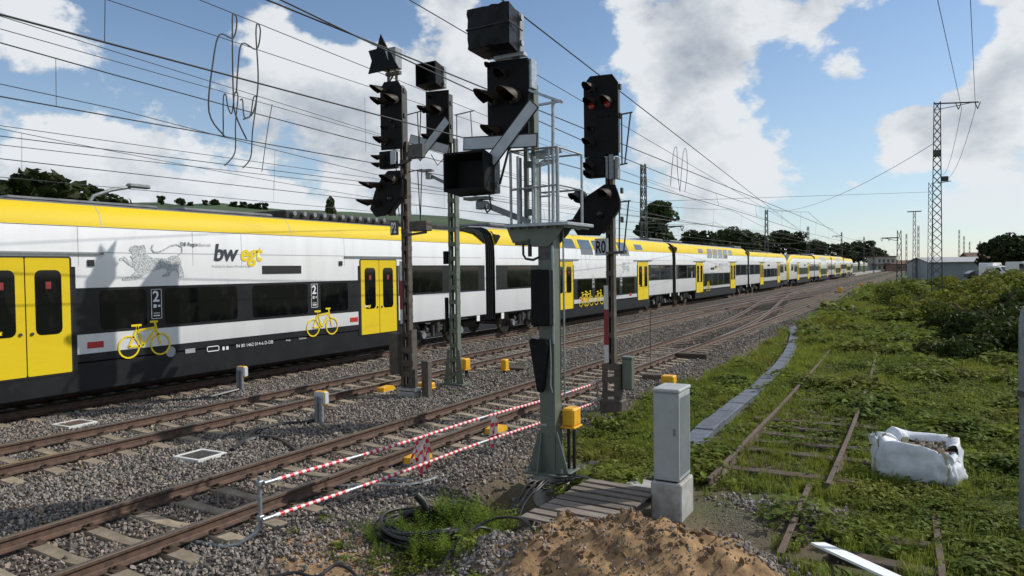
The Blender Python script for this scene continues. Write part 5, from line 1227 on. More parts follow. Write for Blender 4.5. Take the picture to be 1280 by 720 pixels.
def coil():
    r = empty('cable_coil', (-5.20, 6.95, -.34)); tag(r, 'coil of thick black cable lying among green weeds', 'cable coil')
    rg = random.Random(9)
    for k in range(12):
        R0 = .50 + rg.uniform(-.10, .08); ox, oy = rg.uniform(-.04, .04), rg.uniform(-.04, .04); b = MB()
        b.tube([(ox + R0 * math.cos(2 * PI * q / 30), oy + R0 * .9 * math.sin(2 * PI * q / 30), .05 + .014 * k + .02 * math.sin(q * .6 + k)) for q in range(31)], .022, 7); b.build('winding', 'cable_black', r, smooth=True)
    b = MB(); b.tube([(-.15, .35, .1), (-.25, .30, .32), (-.32, .26, .40)], .05, 10); b.build('end_sleeve', 'pipe_black', r, smooth=True)
coil()
# ------------------------------------------------------------------ overhead line, masts
def sagwire(p0, p1, sag, n=24):
    a, c = Vector(p0), Vector(p1); return [a.lerp(c, t) - Vector((0, 0, sag * 4 * t * (1 - t))) for t in np.linspace(0, 1, n)]
def overhead(label, X, zc, ymid, span, rise, low, y0, y1, r=.011, zz=.25):
    root = empty('overhead_line', (X, 0, 0)); tag(root, label, 'overhead line', 'overhead contact lines above the tracks')
    mess = lambda y: zc + low + rise * (((y - ymid + span / 2) % span - span / 2) / (span / 2)) ** 2
    stag = lambda y: zz * (2 * abs(((y - ymid) / span) % 1 - .5) * 2 - 1)
    b = MB(); b.tube([(stag(y), y, zc) for y in np.arange(y0, y1, 6.0)], r, 5); b.build('contact_wire', 'wire_dark', root)
    b = MB(); b.tube([(stag(y) * .5, y, mess(y)) for y in np.arange(y0, y1, 3.0)], r, 5); b.build('messenger_wire', 'wire_dark', root)
    y = y0 + 2
    while y < min(y1, 110):
        b = MB(); b.tube([(stag(y), y, zc), (stag(y) * .5, y, mess(y))], .005, 4); b.build('dropper', 'wire_dark', root); y += 9.0
overhead('overhead line above the front rusty track', X1, 5.54, 32, 62, 1.15, .55, -6, 330, .013)
overhead('overhead line above the middle track', X2, 5.76, 26, 62, 1.2, .36, -4, 330, .012)
overhead('overhead line above the train', X3, 5.45, 40, 62, 1.2, .5, -4, 330, .011)
overhead('overhead line above the track behind the train', X4, 5.6, 36, 62, 1.2, .5, 0, 330, .010)
def wirepx(label, a, za, c, zc, e0=.3, e1=1.5, r=.010, sag=0.0, grp='single wires crossing the sky'):
    p, q = at_z(*a, za), at_z(*c, zc); d = q - p; p0 = p - d * e0; p1 = q + d * e1
    b = MB(); b.tube(sagwire(p0, p1, sag) if sag else [p0, p1], r, 5); o = b.build('overhead_wire', 'wire_dark'); tag(o, label, 'wire', grp)
wirepx('dark wire rising from the dark signal star to the upper edge', (334, 0), 6.9, (610, 112), 6.8, .3, 9.0, .015)
wirepx('dark wire running down from the top edge past the wrapped lamp box', (628, 0), 7.0, (860, 180), 7.0, .4, 11.0, .013)
wirepx('dark wire passing behind the wrapped lamp box', (512, 0), 7.6, (720, 122), 7.6, .4, 14.0, .010)
wirepx('thin wire above the hanging loops, lower one', (135, 0), 8.0, (460, 108), 8.0, .2, 9.0, .009)
wirepx('thin wire above the hanging loops, upper one', (250, 0), 8.0, (460, 85), 8.0, .2, 9.0, .009)
wirepx('thin wire below the thick wire at the upper left, upper of a pair', (0, 20), 7.6, (460, 163), 7.6, .2, 6.0, .009)
wirepx('thin wire below the thick wire at the upper left, lower of a pair', (0, 36), 7.5, (460, 166), 7.5, .2, 6.0, .009)
wirepx('thin wire low over the train roof at left, upper of three', (0, 157), 6.4, (460, 222), 6.4, .2, 5.0, .009)
wirepx('thin wire low over the train roof at left, middle of three', (0, 170), 6.3, (460, 228), 6.3, .2, 5.0, .012)
wirepx('thin wire low over the train roof at left, lowest of three', (0, 181), 6.2, (460, 233), 6.2, .2, 5.0, .010)
def loop(label, pts, X, r, grp):
    P = [at_x(px, py, X) for px, py in pts]; out = []
    for i in range(len(P) - 1):
        p0, p1, p2, p3 = P[max(i - 1, 0)], P[i], P[i + 1], P[min(i + 2, len(P) - 1)]
        for k in range(5):
            t = k / 5; out.append(.5 * ((2 * p1) + (p2 - p0) * t + (2 * p0 - 5 * p1 + 4 * p2 - p3) * t * t + (3 * p1 - p0 - 3 * p2 + p3) * t ** 3))
    out.append(P[-1]); b = MB(); b.tube(out, r, 5); tag(b.build('jumper_cable', 'wire_dark'), label, 'cable', grp)
z6 = lambda L: [(x / 2.572, y / 2.572) for x, y in L]
loop('large cable loop hanging between wires above the train, farther left', z6([(722, 438), (672, 360), (685, 200), (706, 112), (750, 122), (762, 66), (752, 46), (747, 72), (750, 300), (758, 370), (793, 448)]), -10, .013, 'jumper cables hanging between the wires')
loop('large cable loop hanging between wires above the train, farther right', z6([(760, 300), (765, 220), (778, 140), (825, 158), (837, 100), (828, 76), (823, 112), (830, 260), (815, 360), (782, 384)]), -10, .013, 'jumper cables hanging between the wires')
loop('small cable loop under the large loops, farther left', z6([(718, 440), (718, 320), (726, 304), (732, 340), (745, 365), (755, 300), (765, 310), (757, 400), (755, 490), (722, 533)]), -10.4, .011, 'jumper cables hanging between the wires')
loop('small cable loop under the large loops, farther right', z6([(772, 322), (780, 322), (785, 375), (805, 370), (815, 314), (825, 322), (812, 420), (806, 505), (780, 540)]), -10.4, .011, 'jumper cables hanging between the wires')
loop('thin cable pair hanging below the wires beside the loops', z6([(875, 335), (860, 420), (842, 552)]), -10.4, .007, 'jumper cables hanging between the wires')
loop('far cable loop hanging above the train, farther left', [(838, 232), (842, 190), (846, 186), (847, 215), (850, 240)], -12, .016, 'far jumper cables')
loop('far cable loop hanging above the train, farther right', [(850, 238), (854, 192), (858, 188), (859, 215), (856, 240)], -12, .016, 'far jumper cables')

def lattice_mast(loc, h, w0, w1, label, name='lattice_mast', arms=(), panel=1.0, leg=.05, lamp=False, grp='steel masts along the line'):
    r = empty(name, loc); tag(r, label, 'mast', grp)
    for sx in (-1, 1):
        for sy in (-1, 1):
            b = MB(); b.bar((sx * w0 / 2, sy * w0 / 2, 0), (sx * w1 / 2, sy * w1 / 2, h), leg); b.build('leg', 'mast_lattice', r)
    b = MB(); n = max(3, int(h / panel)); W = lambda z: (w0 + (w1 - w0) * z / h) / 2
    for i in range(n):
        z0, z1 = h * i / n, h * (i + 1) / n; a, c = W(z0), W(z1)
        for s in (-1, 1):
            b.bar((-a, s * a, z0), (c, s * c, z1), leg * .6); b.bar((a, s * a, z0), (-c, s * c, z1), leg * .6); b.bar((s * a, -a, z0), (s * c, c, z1), leg * .6); b.bar((s * a, a, z0), (s * c, -c, z1), leg * .6)
    b.build('lattice_bracing', 'mast_lattice', r)
    for (x0, x1, z, dy) in arms:
        b = MB(); b.bar((x0, 0, z), (x1, dy, z), leg * 1.6); b.bar((x0, 0, z - .5), (x1 * .8, dy * .8, z - .05), leg * .8); b.build('arm', 'mast_lattice', r)
        for k in (.55, .98):
            x = x0 + (x1 - x0) * k; b = MB(); b.bar((x - .18, dy * k, z), (x, dy * k, z - .5), .06); b.bar((x + .18, dy * k, z), (x, dy * k, z - .5), .06); b.build('insulator', 'mast_lattice', r)
    if lamp:
        b = MB(); b.box((0, 0, h + .1), (lamp, .3, .2)); b.build('lamp_bar', 'mast_lattice', r)
    return r
p = at_d(1171, 345, 55); m = lattice_mast((p.x, p.y, .2), 14.9, .72, .42, 'tall dark lattice mast with a side arm rising behind the shrubs', arms=((-.2, 2.7, 14.8, 1.2),), panel=.62, leg=.055)
b = MB(); b.box((.5, .1, 9.1), (.5, .4, .35), ch=.05); b.bar((0, 0, 8.8), (.9, .1, 8.9), .06); b.build('floodlight', 'mast_lattice', m)
b = MB(); b.box((.0, -.3, 11.0), (.55, .3, .5), ch=.03); b.build('box', 'mast_lattice', m)
p2 = at_d(1163, 335, 108); lattice_mast((p2.x, p2.y, -.3), 15.3, .75, .5, 'second lattice mast close behind the tall one with the side arm', panel=1.0, leg=.07)
A = Vector((p.x + 1.6, p.y + .7, 14.55)); Bp = Vector((p.x + 2.5, p.y + 1.1, 14.5))
for lab, pt, top, nxt in (('wire from the top edge to the inner end of the mast arm', A, (1172, 0), (1177, 218)), ('wire from the top edge to the outer end of the mast arm', Bp, (1213, 0), (1182, 222))):
    d = raydir(*top); q = CAMPOS + d * ((14.2 - CAMPOS.z) / d.z); e = q + (q - pt) * .3
    b = MB(); b.tube([e, q, pt], .016, 5); tag(b.build('overhead_wire', 'wire_dark'), lab, 'wire', 'wires to the tall mast')
    b = MB(); b.tube(sagwire(pt, at_d(nxt[0], nxt[1], 104), 1.5), .018, 5); tag(b.build('overhead_wire', 'wire_dark'), lab.replace('from the top edge to', 'sagging away to the rear mast from'), 'wire', 'wires to the tall mast')
b = MB(); b.tube(sagwire(at_d(1166, 180, 55), at_x(958, 264, -24.5), 1.6), .02, 5); tag(b.build('overhead_wire', 'wire_dark'), 'slanting wire from the tall mast leftwards down to the line', 'wire', 'wires to the tall mast')
b = MB(); b.tube([at_d(1163, 240, 107), at_x(806, 252, -24.5)], .02, 5); tag(b.build('overhead_wire', 'wire_dark'), 'level cross wire from the rear mast over all tracks', 'wire', 'wires to the tall mast')
for (px, top, X, lab) in ((804, 205, -24.5, 'dark lattice mast behind the train, nearest of the row'), (958, 262, -24.5, 'dark lattice mast behind the train, second of the row'), (1010, 283, -24.5, 'dark lattice mast behind the train, third of the row')):
    q = at_x(px, top, X); lattice_mast((X, q.y, -.3), q.z + .3, .7, .4, lab, panel=1.1, leg=.08, arms=((.2, 4.0, 7.2, 0),))
for (px, top, dist, lab, w) in ((1124, 288, 110, 'short dark mast at the left end of the shrubs', .7), (1143, 265, 150, 'mast with a bar on top left of the tall lattice mast', .6), (1199, 287, 250, 'distant thin mast above the grey shed, tallest of three', .5), (1205, 295, 260, 'distant thin mast above the grey shed, middle of three', .5), (1212, 302, 270, 'distant thin mast above the grey shed, shortest of three', .4), (1225, 301, 260, 'distant thin mast left of the big tree', .4), (1133, 292, 200, 'distant thin mast between the two masts left of the tall one', .4), (1080, 296, 240, 'distant mast above the end of the train', .4), (1092, 300, 260, 'distant mast right of the end of the train', .4), (1052, 290, 210, 'distant mast rising from the trees over the train', .4), (1148, 262 + 20, 170, 'thin lamp mast beside the mast with a bar on top', .4)):
    q = at_d(px, top, dist); lattice_mast((q.x, q.y, -.3), q.z + .3, w, w * .7, lab, panel=1.5, leg=.10, lamp=2.6 if '1143' in str(px) else 0, arms=((-.1, -2.4, q.z - .8, 0),) if dist in (110, 240, 210) else ())
# street lamp behind the train
q = at_x(163, 238, -24); r = empty('street_lamp', (-24.0, q.y - 1.6, -.3)); tag(r, 'curved street lamp reaching above the train roof', 'street lamp')
b = MB(); b.tube([(0, 0, 0), (0, 0, q.z - .5), (0, .3, q.z), (0, .9, q.z + .25), (0, 1.6, q.z + .42)], .06, 8); b.build('pole', 'galv_dull', r, smooth=True)
b = MB(); b.box((0, 1.9, q.z + .47), (.26, .8, .14), ch=.04); b.build('lamp_head', 'galv_dull', r)

# ------------------------------------------------------------------ trees, hills and buildings behind
def leaf_cloud(name, blobs, n, size, m, seed, flat=.6):
    rg = np.random.default_rng(seed); V = []; w = np.array([b[3] ** 2 for b in blobs]); w = w / w.sum()
    idx = rg.choice(len(blobs), n, p=w); B = np.array(blobs)[idx]
    d = rg.normal(size=(n, 3)); d /= np.linalg.norm(d, axis=1)[:, None]; rad = B[:, 3:4] * rg.uniform(.55, 1.08, (n, 1)) ** .6
    c = B[:, :3] + d * rad * np.array([1, 1, .85])
    nrm = d + rg.normal(size=(n, 3)) * flat; nrm /= np.linalg.norm(nrm, axis=1)[:, None]
    t = np.cross(nrm, rg.normal(size=(n, 3))); t /= np.linalg.norm(t, axis=1)[:, None]; u = np.cross(nrm, t)
    s = size * rg.uniform(.55, 1.3, (n, 1)); k = rg.uniform(.5, .9, (n, 1))
    bend = nrm * s * .25
    q = np.stack([c - t * s, c + u * s * k + bend, c + t * s, c - u * s * k + bend], 1).reshape(-1, 3)
    f = np.arange(4 * n).reshape(-1, 4)
    me = bpy.data.meshes.new(name); me.from_pydata(q.tolist(), [], f.tolist()); me.materials.append(MATS[m]); return me
def tree_parts(kind, seed):
    rg = random.Random(seed); blobs = []
    if kind == 'round':
        for k in range(17):
            a = rg.uniform(0, 6.28); rr = rg.uniform(0, 2.9); z = rg.uniform(3.2, 8.6); rr *= math.sin(min(1, (z - 1.8) / 5) * PI * .75) + .25; blobs.append((rr * math.cos(a), rr * math.sin(a), z, rg.uniform(.9, 1.7)))
        n, H_ = 3000, 9.5
    elif kind == 'tall':
        for k in range(16): a = rg.uniform(0, 6.28); z = 2 + k * .58; rr = rg.uniform(.2, 1.5) * (1 - abs(z - 6) / 9); blobs.append((rr * math.cos(a), rr * math.sin(a), z, rg.uniform(.7, 1.25)))
        n, H_ = 2400, 11
    b = MB(); b.tube([(0, 0, -.4), (.05, .02, 1.5), (-.04, .08, 3.4), (.05, 0, H_ * .7)], [.28, .22, .17, .05], 9)
    for k in range(7):
        a = rg.uniform(0, 6.28); z = rg.uniform(1.8, H_ * .55); l = rg.uniform(1.2, 2.6); b.tube([(0, 0, z), (l * .5 * math.cos(a), l * .5 * math.sin(a), z + .7), (l * math.cos(a), l * math.sin(a), z + 1.7)], [.11, .07, .02], 6)
    return b.mesh('trunk', 'bark', smooth='all'), blobs, n
TREES = {}
for kind, m, seed in (('round', 'leaf_tree', 1), ('round', 'leaf_tree', 2), ('round', 'leaf_tree', 6), ('tall', 'leaf_light', 3)):
    tr, bl, n = tree_parts(kind, seed); TREES[len(TREES)] = (tr, leaf_cloud('crown', bl, n, .34, m, seed))
def tree(k, loc, sc, label, grp, rz=0.0, name='broadleaf_tree'):
    r = empty(name, loc, rz); r.scale = sc if isinstance(sc, tuple) else (sc,) * 3; tag(r, label, 'tree', grp)
    link('trunk', TREES[k][0], r); link('crown', TREES[k][1], r)
G1 = 'trees behind the train'
for i, (px, top, X, k, wid, lab) in enumerate(((20, 205, -60, 0, 1.35, 'dark tree at the left edge above the train roof, tallest'), (64, 217, -62, 1, 1.3, 'dark tree right of the tallest tree at the left edge'), (102, 232, -64, 2, 1.2, 'low dark tree tapering off above the train roof at left'), (-30, 225, -60, 2, 1.1, 'dark tree cut by the left edge of the picture'),
        (822, 268, -36, 3, 1.5, 'pale green loose tree directly behind the nearest rear mast'), (868, 285, -40, 0, 1.3, 'small dark tree right of the pale green tree'), (912, 278, -40, 1, 1.25, 'round dark tree in the middle of the row behind the train'), (940, 289, -42, 2, 1.3, 'dark tree left of the second rear mast'), (984, 285, -42, 0, 1.45, 'broad dark tree right of the second rear mast'), (1022, 296, -42, 1, 1.5, 'dark tree above the second train half'), (1052, 302, -38, 2, 1.4, 'dark tree near the end of the train'), (1074, 299, -34, 0, 1.5, 'large dark tree above the end of the train'), (1092, 306, -30, 1, 1.2, 'dark tree beside the distant station building'))):
    q = at_x(px, top, X); hh = (q.z + .4) / 9.8; tree(k, (X, q.y, -.4), (hh * wid, hh * wid, hh), lab, G1, rz=i * 1.3)
for (px, top, dist, k, wid, lab) in ((1258, 286, 130, 1, 1.2, 'large dark tree behind the parked vans'), (1284, 296, 128, 0, 1.3, 'dark tree at the right edge behind the vans'), (1245, 300, 138, 2, 1.0, 'lower dark tree at the left flank of the large tree by the vans')):
    q = at_d(px, top, dist); hh = (q.z + .4) / 9.8; tree(k, (q.x, q.y, -.4), (hh * wid, hh * wid, hh), lab, 'trees by the vans', rz=px)
q = at_d(413, 252, 140); tree(3, (q.x, q.y, -.4), (.7, .7, (q.z + .4) / 11), 'thin tree top showing above the roof gear of the train', G1, name='slender_tree')

def hills():
    rows = []; 
    px = np.arange(-260, 1000, 20)
    ridge = lambda x: np.interp(x, [-260, 0, 120, 200, 300, 340, 480, 560, 640, 800, 1000], [256, 252, 253, 253, 257, 261, 267, 271, 281, 306, 330])
    for dist, k in ((330, 0.0), (420, .30), (520, .72), (620, 1.0), (720, 1.02), (900, .6)):
        row = []
        for x in px:
            top = at_d(x, ridge(x), 620).z; d = at_d(x, 330, dist); z = max(-.5, top * k * (1 + .04 * vn(x * .02, dist * .01))) - (1.0 if k == 0 else 0); row.append((d.x, d.y, z))
        rows.append(row)
    b = MB(); b.sheet(rows); tag(b.build('hills', 'hill_green', smooth='all'), 'low green wooded ridge behind the train', None, kind='structure')
    rg = random.Random(2); spots = [(201, 256), (225, 258), (238, 259), (256, 257), (268, 259), (292, 262), (304, 262), (313, 262), (322, 263), (331, 263), (300, 265), (318, 267)]
    for i, (x, y) in enumerate(spots):
        d = at_d(x, y, 600); lab = ('lone tree on the ridge, %s one to the right of the street lamp' % ('first', 'second', 'third', 'fourth', 'fifth')[i]) if i < 5 else 'small tree of the wood on the ridge above the train'
        tree(i % 3, (d.x, d.y, d.z - 2.5), rg.uniform(.75, 1.1), lab, 'lone trees on the ridge' if i < 5 else 'wood on the ridge', rz=i * 2.1, name='ridge_tree')
hills()

def gable(name, loc, rz, w, l, h, rh, label, wallm, roofm, windows=(), panels=0, grp=None):
    r = empty(name, loc, rz); tag(r, label, 'building', grp)
    b = MB(); b.prism([(-l / 2, 0), (l / 2, 0), (l / 2, h), (0, h + rh), (-l / 2, h)] if False else [(-w / 2, 0), (w / 2, 0), (w / 2, h), (0, h + rh), (-w / 2, h)], -l / 2, l / 2, (0, 0, 0), (0, 1, 0), (0, 0, 1), (1, 0, 0)); wl = b.build('wall', wallm, r)
    for s in (-1, 1):
        b = MB(); sl = math.hypot(w / 2 + .4, rh); a = math.atan2(rh, w / 2)
        b.prism([(0, 0), (w / 2 + .4, -(w / 2 + .4) * rh / (w / 2)), (w / 2 + .4, -(w / 2 + .4) * rh / (w / 2) + .14), (0, .16)], -l / 2 - .3, l / 2 + .3, (0, 0, h + rh + .01), (0, s, 0), (0, 0, 1), (1, 0, 0)); b.build('roof', roofm, r)
    for k in range(panels):
        b = MB(); x = -l / 2 + (k + .5) * l / panels; b.box((x, -w / 2 - .03, h / 2), (l / panels * .35, .06, h - .05)); b.build('panel_rib', wallm, wl)
    for (x, z, ww, hh) in windows:
        b = MB(); b.box((x, -w / 2 - .02, z), (ww, .06, hh)); o = b.build('window', 'house_glass', r); b = MB(); b.box((x, -w / 2 - .05, z - hh / 2 - .06), (ww + .2, .14, .1)); b.build('sill', 'pale_wall', o)
    return r
a, c = at_d(1147, 345, 150), at_d(1220, 345, 150); gable('storage_shed', ((a.x + c.x) / 2, (a.y + c.y) / 2, -.4), math.atan2(c.y - a.y, c.x - a.x), 8, (c - a).length, 3.6, .9, 'long grey corrugated shed behind the shrubs', 'shed_wall', 'shed_roof', panels=26)
a = at_d(1222, 335, 190); gable('brick_house', (a.x, a.y, -.4), YAW, 8, 7, 3.6, 2.4, 'brick house with brown tiled roof behind the shed', 'brick_wall', 'roof_tile', windows=((-1.8, 1.8, 1, 1.2), (1.6, 1.8, 1, 1.2)))
a = at_d(1128, 335, 330); gable('low_building', (a.x, a.y, -.4), YAW, 10, 20, 3.5, 1.5, 'low dark building far behind beside the masts', 'brick_wall', 'roof_tile', windows=((-4, 1.8, 2, 1.2), (0, 1.8, 2, 1.2), (4, 1.8, 2, 1.2)))
def station():
    a = at_d(1102, 333, 330); r = empty('station_building', (a.x, a.y, -.4), YAW); tag(r, 'distant pale station building with platform canopy at the end of the line', 'building')
    b = MB(); b.box((0, 0, 3.4), (9, 8, 6.8)); b.build('wall', 'plaster', r); b = MB(); b.box((0, 0, 7.0), (10, 9, .4)); b.build('roof', 'roof_tile', r)
    for x in (-3, -1, 1, 3):
        for z in (2.0, 5.0):
            b = MB(); b.box((x, -4.02, z), (1.0, .08, 1.5)); o = b.build('window', 'house_glass', r); b = MB(); b.box((x, -4.06, z - .85), (1.2, .14, .12)); b.build('sill', 'pale_wall', o)
    b = MB(); b.box((-9, -3, 3.6), (16, 6, .3)); b.build('canopy', 'roof_grey', r)
    for x in (-16, -12, -8, -4): b = MB(); b.cyl((x, -4, 0), (x, -4, 3.5), .14, n=8); b.build('column', 'pale_wall', r)
    b = MB(); b.box((5.6, -1, 2.8), (1.2, 2, 5.6)); b.build('stair_tower', 'pale_wall', r)
    p = MB(); p.box((X1 - 16 + 5.8, 300, -.05), (3.2, 150, .75)); o = p.build('station_platform', 'platform'); tag(o, 'pale low platform at the far end of the train', None, kind='structure'); o.location = (0, 0, 0)
station()
def van(loc, rz, label, m, L=5.2, hgt=2.4, car=False):
    r = empty('parked_van' if not car else 'parked_car', loc, rz); tag(r, label, 'van' if not car else 'car', 'vehicles parked by the trees')
    pr = [(-L / 2, .4), (L / 2 - .1, .4), (L / 2, .9), (L / 2 - .15, 1.15), (L / 2 - 1.0, 1.35), (L / 2 - 1.7, hgt - .1), (L / 2 - 2.0, hgt), (-L / 2 + .1, hgt), (-L / 2, hgt - .2)] if not car else [(-L / 2, .35), (L / 2, .35), (L / 2, .8), (L / 2 - 1.1, .95), (L / 2 - 1.8, hgt), (-L / 2 + .8, hgt), (-L / 2, 1.0)]
    b = MB(); b.prism(pr, -.95, .95, (0, 0, 0), (1, 0, 0), (0, 0, 1), (0, 1, 0)); b.build('body', m, r)
    for s in (-1, 1):
        b = MB(); z0 = 1.4 if not car else .95; b.prism([(L / 2 - 2.6, z0), (L / 2 - 1.25, z0), (L / 2 - 1.8, hgt - .3), (L / 2 - 2.6, hgt - .3)], .955, .965, (0, 0, 0), (1, 0, 0), (0, 0, 1), (0, s, 0)); b.build('side_window', 'house_glass', r)
        for x in (-L / 2 + .9, L / 2 - .9):
            b = MB(); b.cyl((x, s * .75, .34), (x, s * .97, .34), .34, n=16); w = b.build('wheel', 'tyre', r); b = MB(); b.cyl((x, s * .97, .34), (x, s * .985, .34), .2, n=12); b.build('rim', 'galv_dull', w)
        b = MB(); b.box((L / 2 - .03, s * .7, .85), (.1, .3, .2)); b.build('headlight', 'print_white', r)
    b = MB(); b.prism([(L / 2 - 1.02, 1.40), (L / 2 - 1.0, 1.42), (L / 2 - 1.68, hgt - .12), (L / 2 - 1.72, hgt - .14)], -.82, .82, (.03, 0, .02), (1, 0, 0), (0, 0, 1), (0, 1, 0)); b.build('windscreen', 'house_glass', r)
for (px, dist, rz, lab, m, L, hg, car) in ((1240, 112, R(70), 'white box van parked beside the large tree', 'vehicle_white', 5.6, 2.7, False), (1253, 108, R(-60), 'white van with dark front next to the box van', 'vehicle_white', 5.0, 2.2, False), (1282, 100, R(-60), 'white van cut by the right edge of the picture', 'vehicle_white', 5.4, 2.8, False), (1226, 118, R(20), 'dark parked car between the shed and the vans', 'vehicle_dark', 4.4, 1.45, True)):
    q = at_d(px, 340, dist); van((q.x, q.y, .25), rz, lab, m, L, hg, car)

# ------------------------------------------------------------------ shrubs, grass, weeds
def bush_mesh(seed, n, size):
    rg = random.Random(seed); bl = []
    for k in range(11): a = rg.uniform(0, 6.28); rr = rg.uniform(0, 1.5); bl.append((rr * math.cos(a), rr * math.sin(a), rg.uniform(.1, 1.15) * (1.15 - rr * .35), rg.uniform(.4, .75)))
    return leaf_cloud('foliage', bl, n, size, 'leaf_bush', seed, flat=.9)
leafmat('leaf_bush_shaded', (.055, .075, .016), (.030, .045, .011), trans=.25, scale=.4)  # darker leaves: shade on the near bramble clump put into the colour
BUSH = [bush_mesh(31, 2200, .10), bush_mesh(32, 2200, .10), bush_mesh(33, 2200, .11)]
BUSH_SHADED = [m_.copy() for m_ in (bush_mesh(35, 3200, .12), bush_mesh(36, 3200, .12))]
for m_ in BUSH_SHADED: m_.materials.clear(); m_.materials.append(MATS['leaf_bush_shaded'])
def stems_mesh():
    b = MB(); rg = random.Random(8)
    for k in range(9): a = rg.uniform(0, 6.28); l = rg.uniform(.5, 1.5); b.tube([(0, 0, -.2), (l * .4 * math.cos(a), l * .4 * math.sin(a), .6), (l * math.cos(a), l * math.sin(a), 1.1)], [.03, .02, .008], 5)
    return b.mesh('stems', 'bark')
STEMS = stems_mesh()
spots = []
rgb = random.Random(21)
for (px, py, d, sc) in [(1205, 430, 24, .75), (1250, 420, 26, .9), (1285, 425, 24, 1.0), (1225, 400, 29, 1.0), (1265, 395, 31, 1.2), (1290, 385, 34, 1.3), (1195, 395, 33, .85), (1180, 380, 38, .9), (1215, 378, 38, 1.2), (1245, 372, 41, 1.3), (1280, 370, 42, 1.5), (1150, 375, 42, .95), (1125, 378, 44, .9), (1165, 366, 48, 1.1), (1200, 362, 50, 1.3), (1235, 360, 52, 1.4), (1270, 358, 55, 1.5), (1140, 366, 52, 1.1), (1112, 370, 54, .9), (1120, 358, 64, 1.1), (1150, 358, 62, 1.2), (1185, 355, 66, 1.3), (1220, 354, 70, 1.4), (1255, 352, 72, 1.5), (1135, 352, 80, 1.2), (1165, 350, 85, 1.3), (1200, 348, 88, 1.3), (1240, 346, 92, 1.4), (1110, 362, 76, .9), (1275, 346, 80, 1.5)]:
    q = at_d(px, py, d); spots.append((q.x, q.y, sc, d))
for i, (x, y, sc, d) in enumerate(spots):
    r = empty('bramble_bush', (x, y, H1(x, y) - .05), rgb.uniform(0, 6)); sc *= .84 if d <= 36 else .92; r.scale = (sc * 1.2, sc * 1.2, sc)
    lab = 'dense bramble bush in the dark clump at the right edge' if d <= 34 else ('bramble bush on the bank in front of the tall lattice mast' if d <= 55 else 'bramble bush at the back of the bank before the shed')
    tag(r, lab, 'bush', 'brambles, near clump' if d <= 34 else ('brambles, middle of the bank' if d <= 55 else 'brambles, back of the bank'))
    link('foliage', BUSH[i % 3] if d > 36 else BUSH_SHADED[i % 2], r); link('stems', STEMS, r)

def tuft_mesh(seed, n, h, w, m, spread=.09, lean=.5):
    rg = random.Random(seed); v = []; f = []
    for k in range(n):
        a = rg.uniform(0, 6.28); rr = rg.uniform(0, spread); bx, by = rr * math.cos(a), rr * math.sin(a); hh = h * rg.uniform(.5, 1.15); a2 = rg.uniform(0, 6.28); ln = hh * rg.uniform(.1, lean); px_, py_ = -math.sin(a2) * w, math.cos(a2) * w
        b0 = len(v); dx, dy = math.cos(a2) * ln, math.sin(a2) * ln
        v += [(bx - px_, by - py_, -.02), (bx + px_, by + py_, -.02), (bx + dx * .4 + px_ * .8, by + dy * .4 + py_ * .8, hh * .6), (bx + dx * .4 - px_ * .8, by + dy * .4 - py_ * .8, hh * .6), (bx + dx, by + dy, hh)]
        f += [(b0, b0 + 1, b0 + 2, b0 + 3), (b0 + 3, b0 + 2, b0 + 4)]
    me = bpy.data.meshes.new('tuft'); me.from_pydata(v, [], f); me.materials.append(MATS[m]); return me
def weed_mesh(seed, n, h, ls, m, spread=.16):
    rg = random.Random(seed); v = []; f = []
    for k in range(n):
        a = rg.uniform(0, 6.28); rr = spread * math.sqrt(rg.random()); z = h * rg.uniform(.15, 1.0) * (1.1 - rr / spread * .5); c = Vector((rr * math.cos(a), rr * math.sin(a), z)); s = ls * rg.uniform(.6, 1.3)
        a2 = a + rg.uniform(-1, 1); d = Vector((math.cos(a2), math.sin(a2), rg.uniform(-.5, .35))).normalized(); sd = d.cross(Vector((rg.uniform(-.4, .4), rg.uniform(-.4, .4), 1))).normalized(); up = sd.cross(d)
        b0 = len(v); v += [tuple(c - d * s * .5), tuple(c + sd * s * .38 + up * s * .1), tuple(c + d * s * .6 - up * s * .12), tuple(c - sd * s * .38 + up * s * .1), tuple(c + d * s * .05)]
        f += [(b0, b0 + 1, b0 + 4), (b0 + 1, b0 + 2, b0 + 4), (b0 + 2, b0 + 3, b0 + 4), (b0 + 3, b0, b0 + 4)]
    me = bpy.data.meshes.new('weed'); me.from_pydata(v, [], f); me.materials.append(MATS[m]); return me
def stalk_mesh(seed):
    rg = random.Random(seed); v = []; f = []
    for st in range(5):
        ox, oy = rg.uniform(-.08, .08), rg.uniform(-.08, .08); hh = rg.uniform(.32, .55); lx, ly = rg.uniform(-.08, .08), rg.uniform(-.08, .08)
        for k in range(22):
            t = k / 22; c = Vector((ox + lx * t, oy + ly * t, hh * (.12 + .88 * t))); a = k * 2.4; s = .085 * (1 - t * .45); d = Vector((math.cos(a), math.sin(a), .45 - .2 * t)); sd = Vector((-math.sin(a), math.cos(a), 0))
            b0 = len(v); v += [tuple(c), tuple(c + d * s * .5 + sd * s * .16), tuple(c + d * s), tuple(c + d * s * .5 - sd * s * .16)]; f += [(b0, b0 + 1, b0 + 2, b0 + 3)]
        b0 = len(v); v += [(ox - .004, oy, 0), (ox + .004, oy, 0), (ox + lx, oy + ly, hh)]; f += [(b0, b0 + 1, b0 + 2)]
    me = bpy.data.meshes.new('stalk'); me.from_pydata(v, [], f); me.materials.append(MATS['leaf_tall']); return me
c_grass = bpy.data.collections.new('grass_templates'); c_weed = bpy.data.collections.new('weed_templates'); c_tall = bpy.data.collections.new('stalk_templates'); c_dry = bpy.data.collections.new('dry_templates')
